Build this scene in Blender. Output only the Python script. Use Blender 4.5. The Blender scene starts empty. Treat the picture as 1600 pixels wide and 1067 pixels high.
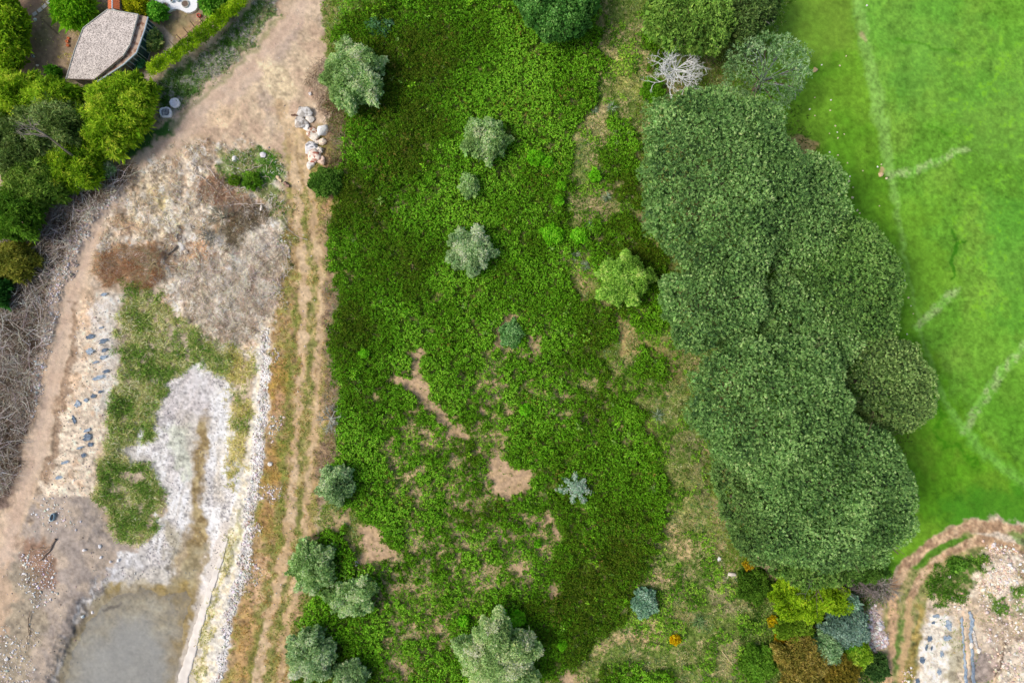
import bpy, math, random
import numpy as np
C = bpy.context.scene
# ---------------------------------------------------------------- camera (a drone looking straight down), light, exposure
cam = bpy.data.objects.new('camera', bpy.data.cameras.new('camera')); C.collection.objects.link(cam)
cam.location = (0, 0, 80); cam.rotation_euler = (0, 0, 0)
cam.data.sensor_width = 36; cam.data.lens = 24; cam.data.clip_start = 0.5; cam.data.clip_end = 3000
C.camera = cam
SUN_EL, SUN_AZ = math.radians(52), math.radians(262)        # compass bearing the light comes from (west, a touch south)
wd = bpy.data.worlds.new('World'); C.world = wd; wd.use_nodes = True
nt = wd.node_tree; bg = nt.nodes['Background']; sky = nt.nodes.new('ShaderNodeTexSky')
sky.sky_type = 'NISHITA'; sky.sun_disc = False; sky.sun_elevation = SUN_EL; sky.sun_rotation = SUN_AZ
sky.air_density = 1.0; sky.dust_density = 4.0; sky.ozone_density = 1.0
nt.links.new(sky.outputs[0], bg.inputs[0]); bg.inputs[1].default_value = 0.14
sl = bpy.data.lights.new('sun', 'SUN'); sl.energy = 2.0; sl.angle = math.radians(15); sl.color = (1.0, 0.93, 0.82)
so = bpy.data.objects.new('sun', sl); C.collection.objects.link(so)
sd = (math.sin(SUN_AZ)*math.cos(SUN_EL), math.cos(SUN_AZ)*math.cos(SUN_EL), math.sin(SUN_EL))
from mathutils import Vector
so.rotation_euler = Vector(sd).to_track_quat('Z', 'Y').to_euler()
C.view_settings.view_transform = 'Standard'; C.view_settings.look = 'None'; C.view_settings.exposure = 0.0; C.view_settings.gamma = 1.0
# ---------------------------------------------------------------- noise and map helpers (numpy)
S = 0.075            # metres of flat ground per photo unit
HC = 80.0            # height of the drone
RNG = np.random.default_rng(7)
_T = [np.random.default_rng(100+i).random((256, 256)).astype(np.float32) for i in range(8)]
def vnoise(x, y, seed=0):
    T = _T[seed % 8]; x = np.asarray(x, np.float32)+seed*17.3+1000; y = np.asarray(y, np.float32)+seed*31.7+1000
    xi = np.floor(x).astype(np.int32); yi = np.floor(y).astype(np.int32)
    fx = x-xi; fy = y-yi; fx = fx*fx*(3-2*fx); fy = fy*fy*(3-2*fy)
    a = xi & 255; b = (xi+1) & 255; c = yi & 255; d = (yi+1) & 255
    return (T[a, c]*(1-fx)+T[b, c]*fx)*(1-fy)+(T[a, d]*(1-fx)+T[b, d]*fx)*fy
def fbm(x, y, sc, octv=4, seed=0):
    v = 0; a = 1.0; t = 0
    for o in range(octv):
        v = v+a*vnoise(x/sc, y/sc, seed+o*3); t += a; a *= 0.55; sc = sc/2.03
    return v/t                                   # 0..1, mean .5
def sst(a, b, x):
    t = np.clip((x-a)/(b-a), 0, 1); return t*t*(3-2*t)
def srgb(c):
    c = np.asarray(c, np.float32)/255.0
    return np.where(c <= 0.04045, c/12.92, ((c+0.055)/1.055)**2.4).astype(np.float32)
def segd(x, y, ax, ay, bx, by):
    dx, dy = bx-ax, by-ay; L = dx*dx+dy*dy+1e-9
    t = np.clip(((x-ax)*dx+(y-ay)*dy)/L, 0, 1)
    return np.hypot(x-ax-t*dx, y-ay-t*dy), t
def poly_sd(x, y, pts):
    ins = np.zeros(x.shape, bool); md = np.full(x.shape, 1e9, np.float32); n = len(pts)
    for i in range(n):
        ax, ay = pts[i]; bx, by = pts[(i+1) % n]
        d, _ = segd(x, y, ax, ay, bx, by); md = np.minimum(md, d)
        if ay != by:
            c = (ay > y) != (by > y); ins ^= c & (x < (bx-ax)*(y-ay)/(by-ay)+ax)
    return np.where(ins, md, -md)

# the land's map: a grid in photo units (1 unit = 7.5 cm on flat ground)
STEP = 1.6
gx = np.concatenate([np.array([-6000, -4000, -2500, -1600, -1200, -900], np.float32), np.arange(-700, -75, 9, dtype=np.float32), np.arange(-70, 1671, STEP, dtype=np.float32), np.arange(1679, 2300, 9, dtype=np.float32), np.array([2500, 2800, 3300, 4200, 6000, 8000], np.float32)])
gy = np.concatenate([np.array([-6000, -4000, -2500, -1600, -1200, -900], np.float32), np.arange(-700, -75, 9, dtype=np.float32), np.arange(-70, 1138, STEP, dtype=np.float32), np.arange(1146, 1760, 9, dtype=np.float32), np.array([1950, 2300, 2900, 4000, 5500, 7000], np.float32)])
GU, GV = np.meshgrid(gx, gy)
W1 = 1.7*(fbm(GU, GV, 40, 4, 1)-0.5); W2 = 1.7*(fbm(GU, GV, 40, 4, 2)-0.5)
F1 = 2.0*(fbm(GU, GV, 12, 3, 3)-0.5); F2 = 2.0*(fbm(GU, GV, 12, 3, 4)-0.5)
def _box(pts, m):
    a = np.array([p[:2] for p in pts]); x0, y0 = a.min(0)-m; x1, y1 = a.max(0)+m
    i0, i1 = np.searchsorted(gx, [x0, x1]); j0, j1 = np.searchsorted(gy, [y0, y1])
    return slice(max(j0-1, 0), j1+1), slice(max(i0-1, 0), i1+1)
def pm(pts, soft=3.0, warp=8.0, fine=6.0):
    """mask of a region given by its outline, with a ragged edge"""
    out = np.zeros(GU.shape, np.float32); b = _box(pts, 2*(warp+fine)+soft+2)
    x = GU[b]+W1[b]*2*warp+F1[b]*2*fine; y = GV[b]+W2[b]*2*warp+F2[b]*2*fine
    out[b] = sst(-soft, soft, poly_sd(x, y, pts)); return out
def sm(pts, soft=3.0, warp=5.0, fine=4.0):
    """mask of a band along a line of (x, y, half width)"""
    out = np.zeros(GU.shape, np.float32); mw = max(p[2] for p in pts)
    b = _box(pts, 2*(warp+fine)+soft+mw+2)
    x = GU[b]+W1[b]*2*warp+F1[b]*2*fine; y = GV[b]+W2[b]*2*warp+F2[b]*2*fine
    best = np.full(x.shape, -1e9, np.float32)
    for p, q in zip(pts[:-1], pts[1:]):
        d, t = segd(x, y, p[0], p[1], q[0], q[1]); best = np.maximum(best, p[2]+(q[2]-p[2])*t-d)
    out[b] = sst(-soft, soft, best); return out
def look(M, u, v):
    """bilinear read of a map at photo-unit positions"""
    fi = np.clip((np.interp(u, gx, np.arange(len(gx)))), 0, len(gx)-1.001); fj = np.clip(np.interp(v, gy, np.arange(len(gy))), 0, len(gy)-1.001)
    i = fi.astype(int); j = fj.astype(int); a = fi-i; b = fj-j
    if M.ndim == 3: a = a[:, None]; b = b[:, None]
    return (M[j, i]*(1-a)+M[j, i+1]*a)*(1-b)+(M[j+1, i]*(1-a)+M[j+1, i+1]*a)*b
# ---------------------------------------------------------------- the land: colours of soil, grass, gravel, mud (albedo only) and heights
COL = np.zeros(GU.shape+(3,), np.float32)
N8 = 1.25*(fbm(GU, GV, 8, 3, 5)-0.5); N20 = fbm(GU, GV, 22, 4, 6)-0.5; N60 = fbm(GU, GV, 70, 4, 7)-0.5; N3 = 1.5*(fbm(GU, GV, 3.4, 2, 2)-0.5)
WN = np.random.default_rng(5).random(GU.shape).astype(np.float32)-0.5
def lay(m, c, c2=None, a=1.0, n=None, thr=0.0, sh=0.16, var=0.16, fine=0.12, wn=0.0):
    c = srgb(c)
    if c2 is not None:
        k = sst(thr-sh, thr+sh, N20 if n is None else n)[..., None]; c = c*(1-k)+srgb(c2)*k
    g = (1+var*2*N20+fine*2*N8+fine*1.6*N3+wn*2*WN)[..., None]
    m = (m*a)[..., None]; COL[:] = COL*(1-m)+np.clip(c*g, 0.003, 0.86)*m
ONE = np.ones(GU.shape, np.float32)
# general soil and dry herb everywhere
lay(ONE, (182, 160, 132), (150, 146, 96), thr=0.04, var=.25, fine=.25)
# --- left land: pinkish beaten dirt
left = pm([(-7000, -7000), (520, -7000), (505, 60), (515, 200), (525, 330), (515, 480), (520, 600), (522, 700), (500, 830), (470, 900), (450, 1067), (440, 8000), (-7000, 8000)], 6, 6, 8)
lay(left, (208, 190, 168), (176, 154, 130), thr=.04, var=.24, fine=.3, wn=.06)
# --- middle: soil under the thicket and the scrub strip beside the pines
mid = pm([(520, -7000), (1240, -7000), (1240, 0), (1150, 200), (1180, 500), (1180, 900), (1240, 1067), (1240, 8000), (470, 8000), (455, 1067), (470, 900), (500, 830), (522, 700), (520, 600), (515, 480), (525, 330), (515, 200), (505, 60)], 5, 5, 6)
lay(mid, (116, 128, 58), (160, 144, 104), thr=.07, var=.3, fine=.35)
# pale gap where the weeds are thin
THIN = np.zeros(GU.shape, np.float32)
for pts in ([(640, 700), (720, 700), (770, 800), (760, 860), (640, 870), (620, 780)], [(900, 560), (960, 600), (930, 680), (870, 640)], [(560, 890), (600, 880), (610, 950), (560, 960)], [(740, 560), (800, 540), (850, 560), (845, 620), (800, 640), (790, 720), (740, 720), (730, 640)], [(700, 720), (760, 730), (780, 780), (760, 830), (700, 820), (670, 780)], [(650, 860), (760, 850), (790, 900), (740, 960), (650, 980), (600, 940), (610, 890)],
            [(600, 960), (700, 960), (720, 1020), (650, 1067), (590, 1067)], [(790, 800), (860, 790), (880, 860), (830, 920), (780, 900), (760, 850)], [(610, 640), (660, 640), (680, 720), (640, 780), (600, 740)]):
    THIN = np.maximum(THIN, pm(pts, 10, 12, 12))
strip = pm([(930, -100), (1010, -100), (1010, 60), (1000, 170), (985, 260), (990, 420), (1040, 500), (1075, 560), (1090, 700), (1110, 850), (1150, 910), (1200, 960), (1200, 1200), (930, 1200), (920, 1060), (1010, 880), (1040, 750), (1030, 690), (1000, 640), (960, 560), (940, 470), (890, 420), (870, 300), (900, 200), (950, 80)], 6, 10, 10)
lay(THIN*mid, (128, 140, 72), (158, 146, 104), n=N8, thr=.06, a=.9, fine=.4)
lay(strip, (118, 138, 66), (172, 158, 118), n=N20+.5*N8, thr=.09, sh=.1, var=.3, fine=.4)
# --- golf grass
golf = pm([(1195, -7000), (9000, -7000), (9000, 9000), (1720, 9000), (1640, 1000), (1600, 880), (1555, 812), (1480, 820), (1400, 885), (1375, 930), (1240, 880), (1150, 520), (1150, 100), (1180, 30)], 2, 2, 3)
lay(golf, (116, 162, 56), (98, 152, 46), n=N60, thr=0, sh=.15, var=.16, fine=.32, wn=.1)
lay(pm([(1150, -100), (1335, -100), (1358, 120), (1383, 262), (1400, 380), (1425, 520), (1440, 560), (1200, 560)], 5, 4, 4)*golf, (110, 158, 44), (96, 150, 36), n=N60+.3*N20, thr=0, var=.18, fine=.24, wn=.06)
lay(pm([(1150, -100), (1345, -100), (1350, 60), (1250, 120), (1100, 120)], 20, 10, 10)*golf, (122, 152, 58), a=.5)
lay(pm([(1440, 520), (1480, 600), (1540, 690), (1700, 800), (1700, 830), (1540, 815), (1400, 890), (1250, 900), (1250, 500)], 12, 8, 8)*golf, (108, 156, 40), (90, 146, 30), n=N60+.4*N20, thr=0, fine=.22, wn=.05)
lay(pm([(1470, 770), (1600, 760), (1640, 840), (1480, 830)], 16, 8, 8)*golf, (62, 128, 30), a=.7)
for pts, c, a in (([(1330, -60), (1500, -60), (1480, 120), (1400, 160), (1350, 40)], (100, 168, 66), .5), ([(1430, 60), (1620, 30), (1620, 180), (1540, 150), (1480, 190), (1400, 150)], (96, 160, 60), .5),
                  ([(1540, -60), (1700, -60), (1700, 60), (1550, 80)], (84, 158, 34), .6), ([(1500, 150), (1620, 120), (1620, 260), (1500, 240)], (120, 170, 70), .6),
                  ([(1530, 330), (1610, 290), (1610, 520), (1560, 520)], (84, 164, 56), .6), ([(1380, 330), (1450, 300), (1480, 440), (1420, 520)], (122, 172, 44), .7),
                  ([(1480, 500), (1600, 460), (1600, 560), (1520, 620)], (92, 162, 40), .5), ([(1500, 600), (1620, 560), (1620, 700), (1560, 700)], (84, 150, 30), .6)):
    lay(pm(pts, 22, 20, 14)*golf, c, a=a*.6, var=.12, fine=.14)
ang = fbm(GU*0.92-GV*0.15, GV*0.12, 9, 2, 3)-.5                       # long mowing streaks
COL *= (1+golf*ang*.24)[..., None]
lay(sm([(1333, -60, 8), (1352, 70, 9), (1372, 160, 12), (1388, 262, 8), (1402, 330, 4), (1412, 400, 2)], 5, 2, 3)*golf, (140, 188, 92), a=.6, fine=.35)
lay(sm([(1412, 400, 2), (1430, 480, 2.5), (1452, 570, 3), (1490, 650, 4), (1540, 710, 5), (1612, 765, 5)], 3, 2, 3)*golf, (130, 180, 84), a=.42, fine=.3)
lay(sm([(1347, 55, 4), (1354, 62, 3)], 3, 2, 2)*golf, (190, 170, 130), a=.7)
for pts in ([(1388, 273, 5), (1440, 262, 7), (1510, 234, 5)], [(1432, 512, 5), (1462, 480, 8), (1494, 452, 5)], [(1504, 676, 6), (1530, 630, 8), (1565, 580, 7), (1612, 528, 6)]):
    lay(sm(pts, 4, 1.5, 3)*golf, (170, 200, 126), (118, 172, 74), n=N8, thr=.03, a=.72, fine=.5, wn=.12)
lay(sm([(1455, 585, 3), (1480, 640, 5), (1530, 700, 9), (1610, 762, 10)], 6, 2, 4)*golf, (112, 174, 66), a=.5, fine=.3)
lay(sm([(1400, 60, 2), (1430, 66, 2), (1500, 84, 2)], 2, 3, 3)*golf, (64, 130, 16), a=.6)
lay(sm([(1484, 432, 2.5), (1490, 400, 2.5), (1502, 376, 2.5), (1512, 374, 1)], 1.5, 2, 4)*golf, (50, 118, 14), a=.8)
lay(sm([(1496, 372, 1.5), (1488, 360, 1)], 1.5, 2, 3)*golf, (50, 118, 14), a=.8)
lay(sm([(1452, 196, 2), (1482, 208, 2)], 2, 3, 3)*golf, (60, 126, 14), a=.6)
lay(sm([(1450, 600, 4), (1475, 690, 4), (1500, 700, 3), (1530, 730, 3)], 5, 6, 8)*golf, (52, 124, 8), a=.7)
lay(pm([(1280, 225), (1256, 212), (1232, 212), (1246, 232), (1252, 258)], 3, 3, 4), (190, 160, 116), a=.75)
lay(sm([(1380, 265, 3), (1376, 273, 3)], 2, 1, 2), (206, 180, 130), a=.9)
lay(golf*sst(.2, .3, N8+.3*N20)*pm([(1450, 60), (1640, 60), (1640, 520), (1500, 500), (1480, 200)], 20, 20, 10), (124, 184, 30), a=.4)
# --- main dirt track
track = sm([(490, -80, 26), (478, 0, 27), (432, 70, 34), (372, 130, 38), (302, 190, 34), (247, 235, 29), (195, 300, 25), (152, 350, 23), (126, 400, 21), (110, 467, 22), (88, 540, 20), (68, 640, 20), (55, 707, 19), (25, 800, 20), (5, 880, 22), (-30, 980, 26), (-400, 1900, 26)], 2.0, 1.5, 2)
fan = pm([(470, -20), (500, 60), (510, 160), (480, 190), (470, 260), (430, 230), (330, 225), (300, 210), (380, 120), (430, 40)], 8, 8, 8)
edge = sm([(478, 0, 31), (432, 70, 39), (372, 130, 43), (302, 190, 39), (247, 235, 34), (195, 300, 30), (152, 350, 28), (126, 400, 26), (110, 467, 27), (88, 540, 25), (68, 640, 25), (55, 707, 24), (25, 800, 25), (5, 880, 27)], 3, 3, 7)*(1-track)
lay(edge, (150, 130, 108), (184, 164, 138), n=N8, thr=.02, a=.8, fine=.5)
lay(np.maximum(fan, track), (212, 190, 164), (196, 172, 146), n=N20, thr=.02, var=.12, fine=.18, wn=.04)
lay(fan, (206, 186, 156), (180, 156, 134), n=N20, thr=.03, a=.75, var=.16, fine=.3)
tr2 = sm([(478, 0, 12), (432, 70, 16), (360, 135, 22), (295, 195, 18), (240, 243, 14), (190, 308, 12), (150, 360, 11), (128, 410, 9), (112, 467, 11), (92, 540, 10), (72, 640, 12), (56, 707, 13), (28, 790, 12), (10, 870, 12)], 7, 3, 4)
lay(tr2, (208, 186, 166), (194, 170, 150), n=N20, a=.9, var=.08, fine=.12, wn=.03)
lay(sm([(75, 540, 4), (62, 600, 4), (50, 660, 3)], 3, 2, 2), (214, 182, 148), a=.8)
for off in (-7, 6):                                                        # faint wheel lines
    lay(sm([(478+off, 0, 2.5), (432+off, 68+off, 3), (360+off, 135+off, 3), (295+off, 195+off, 3), (240+off, 243+off, 3), (190+off, 308, 3), (150+off, 360, 3), (112+off, 467, 3), (90+off, 540, 3), (70+off, 640, 3), (56+off, 707, 3), (28+off, 790, 3)], 2.5, 1, 2), (214, 192, 166), a=.4)
lay(sm([(470, 40, 5), (440, 90, 9), (410, 150, 10), (425, 200, 6)], 8, 5, 8), (150, 136, 132), a=.4, fine=.3)
lay(pm([(400, 95), (445, 100), (460, 140), (440, 165), (410, 140)], 7, 4, 8), (226, 206, 168), a=.7, fine=.35)
lay(pm([(330, 170), (370, 165), (380, 185), (350, 205), (325, 195)], 8, 4, 8), (218, 192, 158), a=.6, fine=.35)
# --- garden behind the hedge
gard = pm([(-7000, -7000), (400, -7000), (395, -30), (330, 30), (250, 95), (200, 130), (110, 130), (-7000, 130)], 3, 2, 3)
lay(gard, (158, 138, 114), (136, 126, 94), n=N20, thr=.05, var=.14, fine=.25)
lay(pm([(268, 45), (300, 40), (345, 25), (320, 60), (285, 80)], 8, 6, 6), (196, 160, 122), a=.5)
ring = sm([(232, 38, 5), (252, 46, 6), (264, 60, 6), (264, 76, 6), (256, 86, 5)], 1.6, 0, 1)
lay(ring, (186, 170, 150), var=.08, fine=.1)
lay(pm([(-60, -60), (80, -60), (60, 8), (44, 24), (0, 30)], 3, 4, 5), (140, 116, 98), a=.8)
lay(sm([(64, 28, 1.0), (90, 54, 1.2)], 1, .5, 1), (98, 84, 66), a=.8)
lay(pm([(28, 36), (50, 44), (60, 110), (20, 126)], 10, 5, 6), (132, 116, 100), a=.6)
# verge between hedge and track (dull grass, lilac dry stalks)
verge = pm([(400, 0), (440, 0), (395, 70), (330, 130), (275, 180), (250, 190), (240, 130), (300, 95), (370, 40)], 5, 4, 6)
lay(verge, (88, 122, 58), (164, 158, 156), n=N20+.4*N8, thr=.03, sh=.06, var=.2, fine=.5)
lay(sm([(420, 10, 4), (385, 70, 4), (330, 122, 4), (285, 165, 4)], 4, 4, 6), (190, 168, 146), a=.6)
lay(sm([(440, 22, 3), (400, 78, 3), (345, 130, 3), (290, 178, 3), (260, 210, 3)], 4, 4, 4), (96, 122, 52), a=.5)
lay(pm([(205, 195), (230, 205), (270, 190), (262, 212), (230, 236), (200, 252), (185, 240)], 5, 4, 6), (70, 112, 50), (196, 172, 140), n=N20, thr=.09, sh=.05)
# --- rubble edge west of the track, under the dead brush
lay(pm([(180, 300), (160, 330), (120, 370), (90, 430), (78, 500), (60, 560), (48, 640), (30, 720), (10, 790), (-70, 850), (-70, 440), (0, 430), (60, 370), (120, 320)], 6, 6, 6), (146, 126, 112), (118, 102, 92), n=N20, fine=.5, wn=.15)
lay(sm([(176, 305, 9), (140, 335, 12), (110, 385, 14), (92, 435, 13), (78, 490, 11), (62, 560, 8), (52, 640, 5)], 4, 4, 6), (204, 186, 168), (172, 152, 134), n=N8, thr=.05, a=.95, fine=.5, wn=.25)
# --- debris yard between the tracks
yard = pm([(225, 262), (275, 235), (330, 225), (420, 225), (448, 300), (455, 380), (450, 480), (420, 520), (400, 560), (360, 560), (330, 540), (280, 490), (240, 440), (150, 430), (142, 400), (165, 350)], 6, 6, 8)
lay(yard, (220, 204, 182), (172, 152, 130), n=N20+.5*N8, thr=.04, sh=.08, var=.2, fine=.45, wn=.1)
for pts, c, a in (([(222, 270), (262, 262), (275, 320), (300, 340), (270, 370), (230, 380), (200, 340), (205, 300)], (206, 190, 162), .7), ([(232, 290), (258, 300), (280, 345), (262, 355), (245, 320)], (216, 200, 140), .6),
                  ([(150, 395), (200, 375), (260, 378), (265, 420), (230, 450), (160, 440), (143, 415)], (176, 134, 96), .8), ([(262, 365), (292, 350), (300, 380), (296, 410), (270, 415), (240, 395)], (142, 130, 118), .95),
                  ([(262, 425), (330, 415), (370, 430), (400, 500), (372, 560), (350, 560), (300, 520), (270, 480)], (204, 194, 178), .75), ([(310, 280), (370, 280), (385, 315), (360, 330), (320, 325), (290, 300)], (156, 118, 94), .6),
                  ([(352, 330), (395, 320), (425, 330), (420, 350), (385, 362), (372, 385), (350, 390), (345, 360)], (104, 92, 72), .9), ([(290, 375), (330, 372), (338, 400), (315, 420), (295, 405)], (206, 162, 122), .7),
                  ([(355, 390), (400, 345), (440, 345), (450, 430), (425, 480), (385, 470), (350, 430)], (220, 210, 194), .85), ([(320, 325), (352, 325), (350, 375), (310, 370)], (158, 148, 124), .6),
                  ([(340, 465), (372, 470), (375, 520), (350, 530), (330, 500)], (206, 202, 196), .8)):
    lay(pm(pts, 6, 6, 7), c, a=a, var=.2, fine=.5, wn=.1)
lay(yard*sst(.04, .1, fbm(GU, GV, 17, 4, 6)-.5), (140, 126, 112), a=.5, fine=.5)
lay(yard*sst(.05, .1, fbm(GU+300, GV, 13, 4, 2)-.5), (238, 230, 216), a=.65, fine=.4); lay(yard*sst(.07, .12, fbm(GU, GV+300, 15, 4, 3)-.5), (190, 150, 112), a=.35, fine=.4)
lay(pm([(345, 240), (380, 232), (410, 228), (435, 245), (440, 285), (455, 330), (440, 350), (420, 320), (395, 300), (375, 290), (345, 285)], 6, 6, 8), (122, 138, 74), (170, 150, 110), n=N20, thr=.04, a=.9, fine=.4)
lay(pm([(400, 228), (428, 238), (440, 275), (425, 285), (400, 285), (385, 295), (380, 275), (400, 262)], 5, 4, 6), (70, 122, 32), a=.85, fine=.3)
# --- east side of the yard: dry orange grass, pebbles, wheel ruts
lay(pm([(440, 200), (525, 200), (525, 330), (515, 480), (520, 700), (495, 830), (450, 1067), (440, 1200), (330, 1200), (350, 1067), (375, 900), (400, 780), (418, 640), (425, 520), (440, 420), (450, 330)], 5, 4, 6), (178, 152, 112), (146, 140, 82), n=N20+.4*N8, thr=.03, sh=.1, var=.25, fine=.4, wn=.08)
for pts, c, a in (([(425, 555), (455, 560), (455, 640), (425, 650), (415, 600)], (168, 128, 62), .6), ([(420, 690), (445, 690), (440, 760), (412, 760)], (166, 128, 64), .6), ([(430, 610), (455, 620), (450, 660), (425, 665)], (186, 150, 124), .6),
                  ([(412, 780), (432, 780), (425, 840), (405, 840)], (172, 132, 78), .6), ([(400, 870), (440, 860), (470, 920), (460, 970), (400, 960), (380, 920)], (206, 172, 138), .75), ([(380, 930), (410, 960), (395, 1067), (360, 1067), (375, 980)], (182, 146, 98), .6),
                  ([(505, 300), (520, 310), (515, 345), (500, 335)], (184, 146, 116), .8), ([(505, 330), (520, 340), (520, 700), (505, 800), (495, 780), (508, 600)], (150, 128, 112), .55), ([(432, 400), (455, 380), (455, 470), (432, 490)], (188, 160, 116), .6)):
    lay(pm(pts, 6, 4, 6), c, a=a, var=.2, fine=.45, wn=.08)
gm = sm([(445, 350, 5), (450, 420, 4), (462, 470, 4), (457, 560, 5), (452, 620, 6), (445, 680, 5), (440, 790, 7), (432, 850, 5), (408, 960, 8), (398, 1020, 9), (390, 1080, 8)], 5, 4, 7)
lay(gm, (112, 126, 56), a=.75, fine=.4)
r1 = [(440, 165, 9), (455, 230, 8), (462, 300, 6), (472, 400, 6), (476, 467, 6), (474, 540, 6), (468, 620, 6), (462, 700, 6), (455, 800, 7), (446, 860, 7), (432, 920, 8), (416, 980, 7), (402, 1067, 8), (390, 1150, 8)]
r2 = [(462, 190, 7), (476, 250, 6), (485, 300, 6), (497, 400, 5), (503, 467, 5), (500, 530, 5), (495, 600, 5), (488, 700, 6), (478, 800, 5), (470, 860, 6), (462, 920, 6), (449, 970, 5), (436, 1067, 5), (425, 1150, 5)]
mid_r = [((a[0]+b[0])/2, a[1], 6) for a, b in zip(r1, r2)]
lay(sm(mid_r[2:], 4, 2, 5), (128, 136, 72), (176, 158, 112), n=N8, thr=.08, a=.85, fine=.4)
lay(sm(r1, 3, 2, 5), (208, 184, 150), (190, 162, 126), n=N20, a=.9, fine=.25)
lay(sm(r2, 3, 2, 5), (204, 180, 144), (186, 158, 122), n=N20, a=.9, fine=.25)
# --- the drained basin
bank_w = pm([(150, 455), (190, 458), (184, 520), (182, 600), (176, 660), (160, 700), (150, 750), (140, 782), (62, 775), (75, 730), (92, 660), (105, 600), (118, 520), (130, 470)], 5, 4, 6)
lay(bank_w, (232, 214, 190), (206, 180, 152), n=N20+.3*N8, thr=.05, sh=.09, var=.16, fine=.35, wn=.1)
hs = fbm(GU*.35+GV*.1, GV*1.0, 5, 3, 4)-.5
COL *= (1+bank_w*hs*.7)[..., None]
lay(pm([(150, 460), (188, 460), (184, 560), (178, 640), (150, 640), (160, 560), (140, 500)], 6, 4, 6), (240, 232, 220), a=.6, fine=.4)
lay(sm([(118, 480, 5), (116, 540, 6), (102, 590, 7), (98, 640, 6), (84, 700, 7), (75, 750, 6)], 4, 4, 6), (172, 144, 118), (146, 124, 104), n=N8, a=.85, fine=.5, wn=.15)
mud = pm([(60, 775), (140, 780), (160, 800), (175, 840), (205, 862), (240, 850), (260, 860), (200, 900), (165, 930), (130, 990), (95, 1067), (60, 1200), (-70, 1200), (-70, 940), (20, 880), (40, 830)], 7, 6, 8)
lay(mud, (168, 156, 146), (186, 170, 152), n=N20, thr=.03, var=.12, fine=.22, wn=.05)
lay(pm([(30, 845), (70, 845), (85, 880), (80, 920), (50, 930), (30, 900)], 8, 6, 8), (134, 98, 74), a=.7, fine=.4)
lay(pm([(20, 880), (60, 900), (70, 980), (40, 1067), (0, 1067), (-30, 960)], 8, 6, 8), (150, 140, 116), a=.6, fine=.4)
lay(pm([(-70, 830), (10, 880), (20, 940), (0, 1000), (-70, 1000)], 8, 6, 8), (206, 178, 150), a=.7)
lay(sm([(95, 1067, 9), (110, 1000, 8), (130, 950, 7), (165, 905, 6), (200, 875, 5)], 6, 4, 8), (140, 140, 142), (196, 194, 192), n=N8, thr=.02, sh=.05, a=.9, fine=.5, wn=.15)
salt = pm([(244, 605), (270, 578), (310, 562), (350, 580), (366, 640), (380, 700), (382, 770), (352, 860), (330, 920), (300, 1000), (285, 1200), (80, 1200), (100, 1067), (130, 990), (150, 930), (185, 880), (240, 848), (258, 800), (243, 745), (186, 714), (180, 692), (228, 665)], 6, 8, 10)
lay(salt, (234, 232, 228), (208, 204, 200), n=N20+.4*N8, thr=.03, sh=.1, var=.14, fine=.32, wn=.16)
st = fbm(GU+.25*GV, GV*.22, 7, 3, 6)-.5; s3 = fbm(GU, GV, 2.6, 2, 7)-.5
lay(salt*sst(.02, .14, st), (204, 198, 190), a=.6, fine=.4); lay(salt*sst(-.05, -.16, st+.4*N20), (238, 238, 238), a=.8, fine=.25)
lay(salt*sst(.13, .24, s3+.5*N20), (118, 116, 120), a=.8); lay(salt*sst(.05, .15, N20+.3*N8), (192, 188, 186), a=.5, fine=.5)
for pts, c, a in (([(250, 595), (300, 575), (335, 600), (330, 650), (300, 660), (262, 650)], (192, 184, 182), .55), ([(262, 660), (300, 662), (300, 720), (290, 755), (272, 730)], (190, 194, 176), .8),
                  ([(285, 640), (315, 650), (310, 700), (295, 720)], (178, 170, 156), .6), ([(160, 905), (215, 870), (250, 880), (225, 920), (180, 930)], (176, 172, 170), .6), ([(262, 820), (290, 830), (282, 885), (262, 880)], (160, 152, 128), .8), ([(190, 700), (230, 705), (245, 735), (215, 730)], (168, 164, 154), .7),
                  ([(335, 690), (350, 690), (352, 760), (340, 780)], (200, 190, 170), .6)):
    lay(pm(pts, 8, 6, 8), c, a=a, var=.15, fine=.4, wn=.12)
lay(sm([(320, 655, 8), (312, 720, 11), (304, 780, 9), (310, 815, 12), (300, 870, 24), (285, 925, 28)], 6, 3, 6)*salt, (168, 150, 118), a=.85, fine=.3, wn=.08)
lay(pm([(190, 960), (240, 960), (262, 1000), (255, 1200), (110, 1200), (130, 1030)], 25, 8, 5), (150, 152, 152), a=.0)
lay(sm([(316, 668, 6), (320, 690, 8), (312, 720, 7), (305, 760, 4), (303, 785, 4), (312, 805, 8), (312, 830, 10), (300, 870, 12), (290, 930, 14)], 3, 2, 4)*salt, (148, 128, 88), (168, 152, 112), n=N8, thr=.06, a=.92, fine=.3)
lay(pm([(160, 915), (222, 905), (262, 918), (300, 850), (322, 850), (305, 930), (296, 985), (285, 1080), (85, 1200), (92, 1067), (110, 1005), (140, 950)], 5, 4, 6), (156, 144, 112), (168, 160, 134), n=N20, a=.9, fine=.25)
lay(sm([(160, 925, 5), (200, 912, 8), (245, 922, 8), (285, 920, 14), (285, 990, 12), (278, 1060, 9)], 9, 5, 8), (172, 150, 92), (150, 136, 100), n=N20+.5*N8, a=.85, fine=.3)
lay(pm([(200, 890), (250, 880), (270, 900), (240, 925), (190, 925)], 8, 6, 8), (186, 180, 166), a=.6, fine=.4)
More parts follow.
